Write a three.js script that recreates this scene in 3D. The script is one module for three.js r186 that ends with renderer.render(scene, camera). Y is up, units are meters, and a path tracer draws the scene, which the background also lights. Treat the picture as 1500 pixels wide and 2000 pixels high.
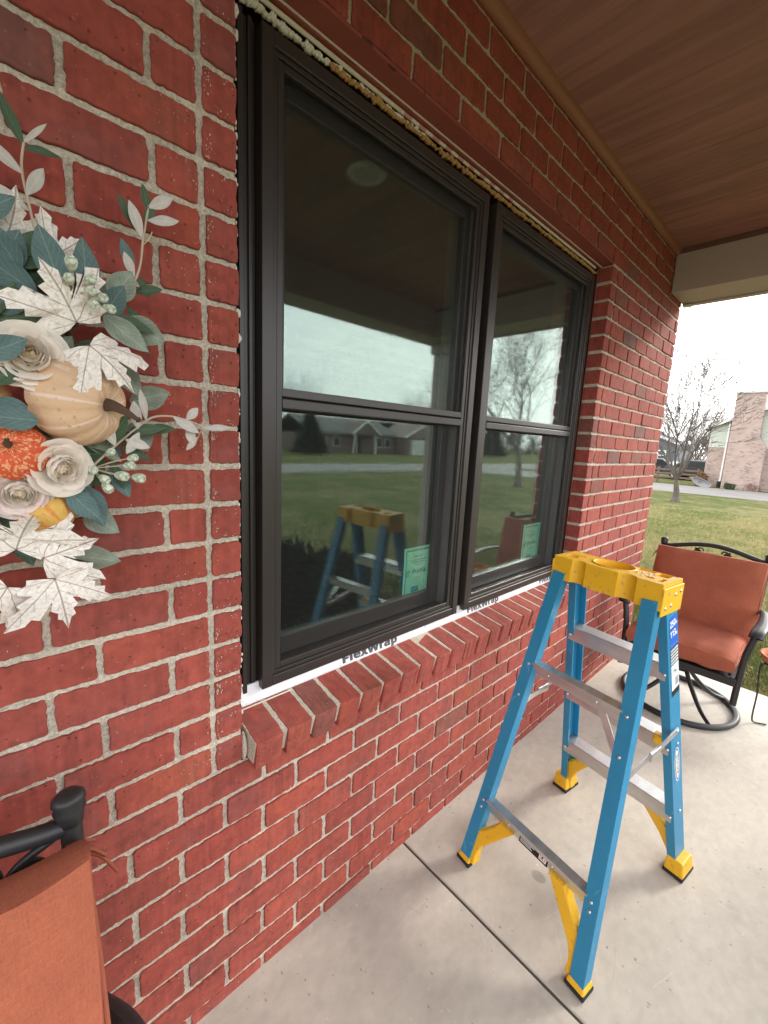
import * as THREE from 'three';
import { mergeGeometries, mergeVertices } from 'three/addons/utils/BufferGeometryUtils.js';
import { RoundedBoxGeometry } from 'three/addons/geometries/RoundedBoxGeometry.js';
import { Brush, Evaluator, SUBTRACTION } from 'three-bvh-csg';

// ---------------------------------------------------------------- camera, sky, sun, exposure
const scene = new THREE.Scene();
const EYE = new THREE.Vector3(-0.5548, 1.4899, 0.8911);
const camera = new THREE.PerspectiveCamera(101.51, 0.75, 0.02, 900);
camera.position.copy(EYE);
camera.up.set(0.0789, 0.9848, -0.1546);
camera.lookAt(EYE.x + 0.6762, EYE.y - 0.1675, EYE.z - 0.7174);

const renderer = new THREE.WebGLRenderer({ antialias: true });
renderer.toneMapping = THREE.LinearToneMapping;
renderer.toneMappingExposure = 3.0;
renderer.shadowMap.enabled = true;

const SUN_DIR = new THREE.Vector3(0.80, 0.42, 0.36).normalize();
{ // a bright overcast winter sky with thin grey-blue breaks
  const W = 512, H = 256, data = new Float32Array(W * H * 4);
  const n1 = noiseField(W, H, 7, 6, 11, 0.55), n2 = noiseField(W, H, 16, 5, 12, 0.5);
  for (let j = 0; j < H; j++) for (let i = 0; i < W; i++) {
    const el = (j + 0.5) / H * Math.PI - Math.PI / 2, k = j * W + i;
    const up = Math.max(0, Math.sin(el));
    const c = smooth(0.36, 0.66, n1[k] * 0.72 + n2[k] * 0.28);
    const b = 1.24 + 0.14 * up, o = k * 4;
    data[o] = b * (0.84 + 0.24 * c); data[o + 1] = b * (0.87 + 0.19 * c); data[o + 2] = b * (0.93 + 0.09 * c); data[o + 3] = 1;
    if (el < 0) { data[o] = 0.30; data[o + 1] = 0.30; data[o + 2] = 0.27; }
  }
  const sky = new THREE.DataTexture(data, W, H, THREE.RGBAFormat, THREE.FloatType);
  sky.mapping = THREE.EquirectangularReflectionMapping; sky.magFilter = THREE.LinearFilter; sky.minFilter = THREE.LinearFilter;
  sky.wrapS = THREE.RepeatWrapping; sky.needsUpdate = true;
  scene.background = sky; scene.environment = sky;
}
const sun = new THREE.DirectionalLight(new THREE.Color(1, 0.95, 0.87), 1.35);
sun.position.copy(SUN_DIR).multiplyScalar(30); sun.castShadow = true; sun.shadow.radius = 24;
Object.assign(sun.shadow.camera, { left: -8, right: 8, top: 8, bottom: -8, near: 1, far: 80 });
sun.shadow.mapSize.set(2048, 2048);
scene.add(sun); scene.add(sun.target);
// ---------------------------------------------------------------- helpers
function rng(seed) { let s = seed | 0; return () => { s = (s + 0x6d2b79f5) | 0; let t = Math.imul(s ^ (s >>> 15), 1 | s); t = (t + Math.imul(t ^ (t >>> 7), 61 | t)) ^ t; return ((t ^ (t >>> 14)) >>> 0) / 4294967296; }; }
function smooth(a, b, x) { const t = Math.min(1, Math.max(0, (x - a) / (b - a))); return t * t * (3 - 2 * t); }
function mix(a, b, t) { return a + (b - a) * t; }
// tiling value-noise, several octaves, values about 0..1
function noiseField(W, H, cells, octaves, seed, gain = 0.5, stretch = 1) {
  const out = new Float32Array(W * H); let amp = 1, sum = 0;
  for (let o = 0; o < octaves; o++) {
    const cx = Math.max(1, Math.round(cells * 2 ** o)), cy = Math.max(1, Math.round(cells * 2 ** o * stretch * H / W)), r = rng(seed * 977 + o * 131 + 7), g = new Float32Array(cx * cy);
    for (let i = 0; i < g.length; i++) g[i] = r();
    for (let j = 0; j < H; j++) {
      const fy = j / H * cy, y0 = Math.floor(fy) % cy, y1 = (y0 + 1) % cy, ty = fy - Math.floor(fy), sy = ty * ty * (3 - 2 * ty);
      for (let i = 0; i < W; i++) {
        const fx = i / W * cx, x0 = Math.floor(fx) % cx, x1 = (x0 + 1) % cx, tx = fx - Math.floor(fx), sx = tx * tx * (3 - 2 * tx);
        const a = g[y0 * cx + x0], b = g[y0 * cx + x1], c = g[y1 * cx + x0], d = g[y1 * cx + x1];
        out[j * W + i] += amp * (a + (b - a) * sx + (c - a) * sy + (a - b - c + d) * sx * sy);
      }
    }
    sum += amp; amp *= gain;
  }
  for (let i = 0; i < out.length; i++) out[i] /= sum;
  return out;
}
const toS = (v) => { v = Math.min(1, Math.max(0, v)); return 255 * (v <= 0.0031308 ? v * 12.92 : 1.055 * v ** (1 / 2.4) - 0.055); };
function colourTexture(W, H, f) { // f(i, j, k) -> linear rgb
  const d = new Uint8Array(W * H * 4);
  for (let j = 0; j < H; j++) for (let i = 0; i < W; i++) { const k = j * W + i, c = f(i, j, k), o = k * 4; d[o] = toS(c[0]); d[o + 1] = toS(c[1]); d[o + 2] = toS(c[2]); d[o + 3] = 255; }
  return finish(new THREE.DataTexture(d, W, H, THREE.RGBAFormat), true);
}
function greyTexture(W, H, f) {
  const d = new Uint8Array(W * H * 4);
  for (let k = 0; k < W * H; k++) { const v = Math.min(255, Math.max(0, f(k) * 255)), o = k * 4; d[o] = d[o + 1] = d[o + 2] = v; d[o + 3] = 255; }
  return finish(new THREE.DataTexture(d, W, H, THREE.RGBAFormat), false);
}
function finish(t, srgb) { t.wrapS = t.wrapT = THREE.RepeatWrapping; t.magFilter = THREE.LinearFilter; t.minFilter = THREE.LinearMipmapLinearFilter; t.generateMipmaps = true; if (srgb) t.colorSpace = THREE.SRGBColorSpace; t.needsUpdate = true; return t; }
function canvasTexture(W, H, draw) { const c = document.createElement('canvas'); c.width = W; c.height = H; draw(c.getContext('2d'), W, H); const t = new THREE.CanvasTexture(c); t.colorSpace = THREE.SRGBColorSpace; t.magFilter = THREE.LinearFilter; return t; }
const lin = (r, g, b) => new THREE.Color().setRGB(r, g, b);
const std = (o) => new THREE.MeshStandardMaterial(o);
const v3 = (x, y, z) => new THREE.Vector3(x, y, z);

const taken = {};
function numbered(name) { const n = taken[name] = (taken[name] ?? -1) + 1; return n ? name + '_' + String(n).padStart(3, '0') : name; }
function tag(o, label, category, group) { o.userData.label = label; o.userData.category = category; if (group) o.userData.group = group; return o; }
function thing(name, label, category, pos = [0, 0, 0], turn = 0, group) { const o = new THREE.Group(); o.name = numbered(name); o.position.set(...pos); o.rotation.y = turn; tag(o, label, category, group); scene.add(o); return o; }
function put(name, geo, mat, parent) { // one named mesh; a part shares its name with alike parts
  const m = new THREE.Mesh(Array.isArray(geo) ? merge(geo) : geo, mat); m.castShadow = m.receiveShadow = true;
  m.name = parent ? name : numbered(name); (parent || scene).add(m); return m;
}
function struct(name, geo, mat) { const m = put(name, geo, mat); m.userData.kind = 'structure'; return m; }
function merge(list) {
  const gs = list.map((g) => { const q = g.index ? g.toNonIndexed() : g.clone(); for (const k of Object.keys(q.attributes)) if (!['position', 'normal', 'uv'].includes(k)) q.deleteAttribute(k); if (!q.attributes.normal) q.computeVertexNormals(); if (!q.attributes.uv) q.setAttribute('uv', new THREE.BufferAttribute(new Float32Array(q.attributes.position.count * 2), 2)); return q; });
  return gs.length === 1 ? gs[0] : mergeGeometries(gs);
}
function boxUV(geo, scale = 1, ox = 0, oy = 0) { // uv in metres, each face from the axis it looks along
  const g = geo.index ? geo.toNonIndexed() : geo, p = g.attributes.position, uv = new Float32Array(p.count * 2), a = v3(), b = v3(), c = v3();
  for (let i = 0; i < p.count; i += 3) {
    a.fromBufferAttribute(p, i); b.fromBufferAttribute(p, i + 1); c.fromBufferAttribute(p, i + 2);
    const n = b.clone().sub(a).cross(c.clone().sub(a)), ax = Math.abs(n.x), ay = Math.abs(n.y), az = Math.abs(n.z);
    for (let k = 0; k < 3; k++) { const q = [a, b, c][k], s = ax >= ay && ax >= az ? [q.z, q.y] : ay >= az ? [q.x, q.z] : [q.x, q.y]; uv[(i + k) * 2] = s[0] * scale + ox; uv[(i + k) * 2 + 1] = s[1] * scale + oy; }
  }
  g.setAttribute('uv', new THREE.BufferAttribute(uv, 2)); return g;
}
// a box from corner to corner, edges rounded by r
function box(x0, x1, y0, y1, z0, z1, r = 0) {
  const w = x1 - x0, h = y1 - y0, d = z1 - z0, g = r > 0 ? new RoundedBoxGeometry(w, h, d, 2, Math.min(r, w / 2.01, h / 2.01, d / 2.01)) : new THREE.BoxGeometry(w, h, d);
  g.translate((x0 + x1) / 2, (y0 + y1) / 2, (z0 + z1) / 2); return boxUV(g);
}
function tube(pts, r, seg = 24, sides = 8, closed = false) { return new THREE.TubeGeometry(new THREE.CatmullRomCurve3(pts.map((p) => Array.isArray(p) ? v3(...p) : p), closed), seg, r, sides, closed); }
function rod(a, b, r0, r1 = r0, sides = 8) {
  const A = Array.isArray(a) ? v3(...a) : a, B = Array.isArray(b) ? v3(...b) : b, d = B.clone().sub(A), g = new THREE.CylinderGeometry(r1, r0, d.length(), sides, 1);
  g.applyQuaternion(new THREE.Quaternion().setFromUnitVectors(v3(0, 1, 0), d.clone().normalize())); g.translate((A.x + B.x) / 2, (A.y + B.y) / 2, (A.z + B.z) / 2); return g;
}
// a straight bar with the cross-section prof [[u, v], ...] from a to b; U and V give the section's axes
function bar(prof, a, b, U, V) {
  const A = v3(...a), B = v3(...b), u = v3(...U), v = v3(...V), P = [], n = prof.length, at = (o, q) => o.clone().addScaledVector(u, q[0]).addScaledVector(v, q[1]);
  const tri = THREE.ShapeUtils.triangulateShape(prof.map((q) => new THREE.Vector2(...q)), []), add = (...q) => q.forEach((w) => P.push(w.x, w.y, w.z));
  const flip = u.clone().cross(v).dot(B.clone().sub(A)) < 0;
  for (let i = 0; i < n; i++) { const q = prof[i], r = prof[(i + 1) % n], a0 = at(A, q), a1 = at(A, r), b0 = at(B, q), b1 = at(B, r); flip ? add(a0, b1, a1, a0, b0, b1) : add(a0, a1, b1, a0, b1, b0); }
  for (const t of tri) { const [i, j, k] = t; flip ? add(at(A, prof[i]), at(A, prof[j]), at(A, prof[k]), at(B, prof[i]), at(B, prof[k]), at(B, prof[j])) : add(at(A, prof[i]), at(A, prof[k]), at(A, prof[j]), at(B, prof[i]), at(B, prof[j]), at(B, prof[k])); }
  const g = new THREE.BufferGeometry(); g.setAttribute('position', new THREE.Float32BufferAttribute(P, 3)); g.computeVertexNormals(); return boxUV(g);
}
function extrude(pts, depth, bevel = 0) { // outline in x, y; pushed along z, centred on z = 0
  const s = new THREE.Shape(pts.map((p) => new THREE.Vector2(...p))), g = new THREE.ExtrudeGeometry(s, { depth: depth - 2 * bevel, bevelEnabled: bevel > 0, bevelThickness: bevel, bevelSize: bevel, bevelOffset: -bevel, bevelSegments: 2 });
  g.translate(0, 0, -(depth - 2 * bevel) / 2); return g;
}
// ---------------------------------------------------------------- materials
const M = {};
{
  const W = 1024, a = noiseField(W, W, 10, 6, 1, 0.6), b = noiseField(W, W, 60, 4, 2, 0.6), c = noiseField(W, W, 4, 4, 3), st = noiseField(W, W, 120, 2, 4, 0.5, 0.08), r = rng(5), fleck = new Float32Array(W * W);
  for (let n = 0; n < 1700; n++) { const x = r() * W | 0, y = r() * W | 0, s = r() < 0.12 ? 3 : r() < 0.4 ? 2 : 1, v = r() < 0.55 ? 1 : -1; for (let j = -s; j <= s; j++) for (let i = -s; i <= s; i++) if (i * i + j * j <= s * s * (0.4 + r() * 0.6)) fleck[((y + j + W) % W) * W + (x + i + W) % W] = v; }
  // 1 m square; values are relative to the brick's own colour
  const map = colourTexture(W, W, (i, j, k) => {
    let t = 0.60 + 0.24 * (a[k] - 0.5) + 0.38 * (b[k] - 0.5) + 0.18 * (st[k] - 0.5), R = t, G = t, B = t;
    const o = smooth(0.56, 0.72, c[k]); R *= 1 + 0.08 * o; G *= 1 + 0.14 * o; B *= 1 - 0.06 * o;          // orange, more fired patches
    const d = smooth(0.56, 0.70, a[k]); R *= 1 - 0.20 * d; G *= 1 - 0.05 * d; B *= 1 + 0.04 * d; const e = smooth(0.44, 0.30, c[k]); R *= 1 - 0.09 * e; G *= 1 - 0.02 * e;          // dull patches
    if (fleck[k] > 0) { R = mix(R, 0.9, 0.5); G = mix(G, 3.0, 0.16); B = mix(B, 3.2, 0.16); } else if (fleck[k] < 0) { R *= 0.55; G *= 0.5; B *= 0.5; }
    return [R, G, B];
  });
  const bump = greyTexture(W, W, (k) => 0.35 * a[k] + 0.35 * b[k] + 0.3 * st[k] + (fleck[k] < 0 ? -0.3 : 0));
  const tones = [[0.284, 0.055, 0.040], [0.272, 0.053, 0.038], [0.294, 0.059, 0.040], [0.264, 0.053, 0.039], [0.288, 0.056, 0.042], [0.278, 0.051, 0.037], [0.165, 0.064, 0.055], [0.205, 0.060, 0.046]];
  M.brick = tones.map(([x, y, z]) => std({ color: lin(x / 0.56, y / 0.54, z / 0.55), map, bumpMap: bump, bumpScale: 0.0022, roughness: 0.92 }));
  const m1 = noiseField(W, W, 160, 3, 21, 0.7), m2 = noiseField(W, W, 8, 4, 22);
  const mr = rng(23), gr = new Float32Array(W * W); for (let k = 0; k < gr.length; k++) gr[k] = mr();
  M.mortar = std({ roughness: 0.95, bumpScale: 0.003, map: colourTexture(W, W, (i, j, k) => { const t = (0.47 + 0.44 * (m1[k] - 0.5) + 0.16 * (m2[k] - 0.5)) * (gr[k] > 0.965 ? 0.5 : gr[k] < 0.03 ? 1.5 : 1); return [t * 1.08, t * 0.955, t * 0.77]; }), bumpMap: greyTexture(W, W, (k) => 0.6 * m1[k] + 0.25 * gr[k] + 0.15 * m2[k]) });
  M.smear = std({ roughness: 0.95, color: lin(0.52, 0.46, 0.38) });
}
{ // porch concrete: one map over the whole slab, x -3 .. 3, z 0 .. 2 (1.5 mm a pixel)
  const W = 2048, H = 1024, a = noiseField(W, H, 6, 6, 31, 0.55), b = noiseField(W, H, 200, 3, 32, 0.6), c = noiseField(W, H, 24, 4, 33), r = rng(34), mark = new Float32Array(W * H).fill(1);
  const px = (x, z) => [(x + 3) / 6 * W, z / 2 * H];
  const blot = (x, z, rx, rz, v, edge) => { const [cx, cy] = px(x, z), ax = rx / 6 * W, ay = rz / 2 * H; for (let j = -ay * 1.5 | 0; j <= ay * 1.5; j++) for (let i = -ax * 1.5 | 0; i <= ax * 1.5; i++) { const X = cx + i | 0, Y = cy + j | 0; if (X < 0 || Y < 0 || X >= W || Y >= H) continue; const k = Y * W + X, d = Math.hypot(i / ax, j / ay) + (c[k] - 0.5) * 0.7; mark[k] *= 1 - v * smooth(1, 1 - edge, d); } };
  blot(0.742, 0.402, 0.022, 0.028, 0.33, 0.35);                    // the oil spot under the ladder
  for (let n = 0; n < 60; n++) blot(-0.5 + r() * 3.4, r() * 1.2, 0.01 + r() * 0.07, 0.01 + r() * 0.05, (r() - 0.3) * 0.13, 0.6);
  for (let n = 0; n < 420; n++) blot(-0.5 + r() * 3.4, r() * 1.2, 0.002 + r() * 0.002, 0.002 + r() * 0.003, r() < 0.6 ? 0.5 : -0.25, 0.3);
  for (let n = 0; n < 40; n++) { let [x, y] = px(-0.2 + r() * 2.4, 0.1 + r() * 0.8), t = r() * 6.3; const l = 10 + r() * 40, s = r() < 0.6 ? 1.16 : 0.86; for (let i = 0; i < l; i++) { x += Math.cos(t); y += Math.sin(t); t += (r() - 0.5) * 0.25; const X = x | 0, Y = y | 0; if (X > 0 && Y > 0 && X < W && Y < H) mark[Y * W + X] *= s; } }
  M.concrete = std({ roughness: 0.82, bumpScale: 0.0016, map: colourTexture(W, H, (i, j, k) => { const t = (0.470 + 0.13 * (a[k] - 0.5) + 0.10 * (b[k] - 0.5) + 0.07 * (c[k] - 0.5)) * mark[k], w = 0.02 * (a[k] - 0.5); return [t * (1.05 + w), t * 0.955, t * (0.815 - w)]; }), bumpMap: greyTexture(W, H, (k) => 0.5 * b[k] + 0.5 * c[k]) });
}
{ // stained plywood: grain across the porch
  const W = 1024, a = noiseField(W, W, 5, 5, 41, 0.55, 9), b = noiseField(W, W, 3, 6, 42, 0.65, 24), c = noiseField(W, W, 5, 4, 43);
  M.plywood = std({ roughness: 0.55, bumpScale: 0.0022, map: colourTexture(W, W, (i, j, k) => { const g = smooth(0.42, 0.62, a[k]) * 0.55 + smooth(0.4, 0.62, b[k]) * 0.45, t = 0.78 + 0.34 * g + 0.30 * (c[k] - 0.5); return [0.335 * t, 0.166 * t, 0.132 * t]; }), bumpMap: greyTexture(W, W, (k) => 0.35 * a[k] + 0.35 * b[k] + 0.3 * (0.5 + 0.5 * Math.sin((Math.floor(k / W) + 30 * c[k]) / W * 2 * Math.PI * 128))) });
  M.stainedTrim = std({ roughness: 0.5, map: colourTexture(256, 256, (i, j, k) => { const t = 0.8 + 0.4 * b[(j * 4) * W + i]; return [0.275 * t, 0.108 * t, 0.056 * t]; }) });
  M.darkTrim = std({ color: lin(0.10, 0.042, 0.028), roughness: 0.55 });
}
M.bronze = std({ color: lin(0.034, 0.028, 0.025), roughness: 0.34, metalness: 0.0 });
M.bronzeDark = std({ color: lin(0.012, 0.010, 0.010), roughness: 0.5 });
M.track = std({ color: lin(0.11, 0.11, 0.11), roughness: 0.5 });
M.glass = new THREE.MeshPhysicalMaterial({ bumpMap: (() => { const n = noiseField(256, 256, 9, 2, 57, 0.3); return greyTexture(256, 256, (k) => n[k]); })(), bumpScale: 0.00025, color: lin(0.90, 1.0, 0.965), transmission: 1, thickness: 0, roughness: 0.028, ior: 1.95 });
M.screen = (() => { // woven mesh: threads every 2.2 mm
  const W = 128, t = greyTexture(W, W, (k) => { const i = k % W % 16, j = Math.floor(k / W) % 16; return i < 2 || j < 2 ? 1 : 0.02; }); return std({ color: lin(0.016, 0.017, 0.017), roughness: 0.7, transparent: true, alphaMap: t }); })();
M.taupe = std({ color: lin(0.45, 0.390, 0.355), roughness: 0.5 });
M.lintel = (() => { const W = 512, a = noiseField(W, W, 6, 5, 51, 0.6), b = noiseField(W, W, 40, 3, 52); return std({ roughness: 0.6, bumpMap: greyTexture(W, W, (k) => b[k]), bumpScale: 0.001, map: colourTexture(W, W, (i, j, k) => { const t = 0.75 + 0.5 * a[k]; return smooth(0.66, 0.72, a[k]) > 0.5 ? [0.11, 0.028, 0.018] : [0.26 * t, 0.062 * t, 0.046 * t]; }) }); })();
M.foam = std({ color: lin(0.66, 0.56, 0.36), roughness: 0.95 });
M.whiteFoam = std({ color: lin(0.72, 0.68, 0.58), roughness: 0.9 });
M.blue = (() => { // blue fibreglass with rubbed, pale scuffs
  const W = 512, a = noiseField(W, W, 6, 5, 61, 0.6), b = noiseField(W, W, 90, 3, 62), r = rng(63), s = new Float32Array(W * W);
  for (let n = 0; n < 150; n++) { let x = r() * W, y = r() * W, t = r() * 6.3; const l = 4 + r() * 26; for (let i = 0; i < l; i++) { x += Math.cos(t); y += Math.sin(t); t += (r() - 0.5) * 0.5; s[((y | 0) + W) % W * W + ((x | 0) + W) % W] = 0.3 + 0.6 * r(); } }
  return std({ roughness: 0.42, bumpScale: 0.0006, bumpMap: greyTexture(W, W, (k) => b[k]), map: colourTexture(W, W, (i, j, k) => { const t = 0.88 + 0.24 * a[k], c = s[k] * smooth(0.32, 0.52, a[k]); return [mix(0.020 * t, 0.40, c), mix(0.215 * t, 0.48, c), mix(0.385 * t, 0.56, c)]; }) });
})();
M.yellow = (() => { const W = 256, a = noiseField(W, W, 6, 5, 71, 0.6), b = noiseField(W, W, 30, 3, 72); return std({ roughness: 0.46, map: colourTexture(W, W, (i, j, k) => { const t = 0.92 + 0.14 * a[k], d = smooth(0.68, 0.78, b[k]) * 0.5; return [mix(0.78 * t, 0.34, d), mix(0.430 * t, 0.22, d), mix(0.014, 0.08, d)]; }) }); })();
M.rubber = std({ color: lin(0.018, 0.018, 0.018), roughness: 0.9 });
M.alu = (() => { const W = 256, a = noiseField(W, W, 3, 5, 81, 0.6, 20), b = noiseField(W, W, 20, 3, 82); return std({ metalness: 0.9, roughness: 0.36, map: colourTexture(W, W, (i, j, k) => { const t = 0.62 + 0.26 * (a[k] - 0.5) + 0.18 * (b[k] - 0.5); return [t, t * 0.99, t * 0.97]; }), bumpMap: greyTexture(W, W, (k) => a[k]), bumpScale: 0.0004 }); })();
M.rivet = std({ color: lin(0.62, 0.62, 0.62), metalness: 0.9, roughness: 0.35 });
M.iron = (() => { const W = 256, a = noiseField(W, W, 12, 4, 91); return std({ roughness: 0.48, map: colourTexture(W, W, (i, j, k) => { const t = 0.8 + 0.5 * (a[k] - 0.3); return [0.022 * t, 0.021 * t, 0.022 * t]; }) }); })();
M.fabric = (() => { // slubbed rust-orange outdoor cloth
  const W = 512, a = noiseField(W, W, 180, 2, 101, 0.6, 1), h = noiseField(W, W, 12, 4, 102, 0.7, 14), v = noiseField(W, W, 160, 2, 103, 0.6, 0.12), c = noiseField(W, W, 4, 3, 104);
  return std({ roughness: 0.95, bumpScale: 0.0012, bumpMap: greyTexture(W, W, (k) => 0.5 * h[k] + 0.3 * v[k] + 0.2 * a[k]), map: colourTexture(W, W, (i, j, k) => { const t = 0.86 + 0.24 * (h[k] - 0.5) + 0.16 * (v[k] - 0.5) + 0.30 * (a[k] - 0.5) + 0.22 * (c[k] - 0.5); return [0.385 * t, 0.106 * t * (0.96 + 0.10 * c[k]), 0.056 * t]; }) });
})();
M.lawn = (() => { const W = 1024, a = noiseField(W, W, 5, 6, 111, 0.6), b = noiseField(W, W, 200, 3, 112, 0.7), c = noiseField(W, W, 22, 5, 113, 0.6); return new THREE.MeshPhysicalMaterial({ roughness: 1, specularIntensity: 0.1, bumpScale: 0.03, bumpMap: greyTexture(W, W, (k) => b[k]), map: colourTexture(W, W, (i, j, k) => { const s = smooth(0.40, 0.64, 0.5 * a[k] + 0.5 * c[k]), t = 0.62 + 0.76 * b[k]; return [mix(0.078, 0.150, s) * t, mix(0.095, 0.136, s) * t, mix(0.030, 0.064, s) * t]; }) }); })();
M.bark = (() => { const W = 256, a = noiseField(W, W, 10, 5, 121, 0.6, 0.3); return std({ roughness: 0.95, map: colourTexture(W, W, (i, j, k) => { const t = 0.6 + 0.8 * a[k]; return [0.115 * t, 0.092 * t, 0.074 * t]; }) }); })();
M.twig = std({ color: lin(0.10, 0.082, 0.072), roughness: 0.95 });
// ---------------------------------------------------------------- the brick wall
const COURSE = 0.0813, STRETCH = 0.2032, GAP = 0.0122, FLOOR_ROWS = 8.45, CEIL = 2.752;
const X_LEFT = -1.62, X_END = 2.972, JAMB_L = -0.157, JAMB_R = 1.743, HEAD = 21, rowY = (r) => (r + FLOOR_ROWS) * COURSE;
const HEAD_Y = rowY(HEAD) - 0.002;
const wall = thing('brick_wall', 'red brick house wall with grey mortar around the dark window', 'wall');
// brick: ragged outline in x, y, front face at z = 0, chamfered, d deep
function brickGeo(w, h, d, seed, step = 0.008, rag = 0.0013, uvx = 0, uvy = 0) {
  const r = rng(seed), nx = Math.max(3, Math.round(w / step)), ny = Math.max(2, Math.round(h / step)), out = [], cr = [0, 1, 2, 3].map(() => 0.0008 + 0.0026 * r() * r());
  const walk = (n, f) => { let o = 0; for (let i = 0; i < n; i++) { o = 0.30 * o + (r() - 0.5) * 2 * rag; out.push(f(i / n, i === 0 ? 0 : o - (r() < 0.05 ? rag * 1.6 * r() : 0))); } };
  walk(nx, (t, o) => [-w / 2 + t * w, -h / 2 - o]); walk(ny, (t, o) => [w / 2 + o, -h / 2 + t * h]); walk(nx, (t, o) => [w / 2 - t * w, h / 2 + o]); walk(ny, (t, o) => [-w / 2 - o, h / 2 - t * h]);
  for (const [i, sx, sy, c] of [[0, 1, 1, 0], [nx, -1, 1, 1], [nx + ny, -1, -1, 2], [2 * nx + ny, 1, -1, 3]]) { out[i][0] += sx * cr[c]; out[i][1] += sy * cr[c]; }
  const n = out.length, c = 0.0015, P = [], U = [], ring = (z, s) => out.map(([x, y]) => [x - Math.sign(x) * s * (Math.abs(x) > w / 2 - 0.012 ? 1 : 0), y - Math.sign(y) * s * (Math.abs(y) > h / 2 - 0.012 ? 1 : 0), z]);
  const A = ring(0, c), B = ring(-c * 1.2, 0), C = ring(-d, 0), crown = 0.0006 * r();
  const add = (...q) => q.forEach((p) => { P.push(...p); U.push(p[0] + uvx - (p[2] < -0.004 ? p[2] * Math.sign(p[0]) : 0), p[1] + uvy + (p[2] < -0.004 ? p[2] : 0)); });
  for (let i = 0; i < n; i++) { const j = (i + 1) % n; add([0, 0, crown], A[i], A[j]); add(A[i], B[i], B[j], A[i], B[j], A[j]); add(B[i], C[i], C[j], B[i], C[j], B[j]); }
  const g = new THREE.BufferGeometry(); g.setAttribute('position', new THREE.Float32BufferAttribute(P, 3)); g.setAttribute('uv', new THREE.Float32BufferAttribute(U, 2)); g.computeVertexNormals(); return g;
}
const geoCache = new Map();
function sharedBrick(w, h, d, step, variants, pick) { const v = pick % variants, key = [w.toFixed(3), h.toFixed(3), d, step, v].join(); if (!geoCache.has(key)) geoCache.set(key, brickGeo(w, h, d, geoCache.size * 17 + 3, step, 0.0015, (v * 0.317) % 1, (v * 0.171) % 1)); return geoCache.get(key); }
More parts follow.
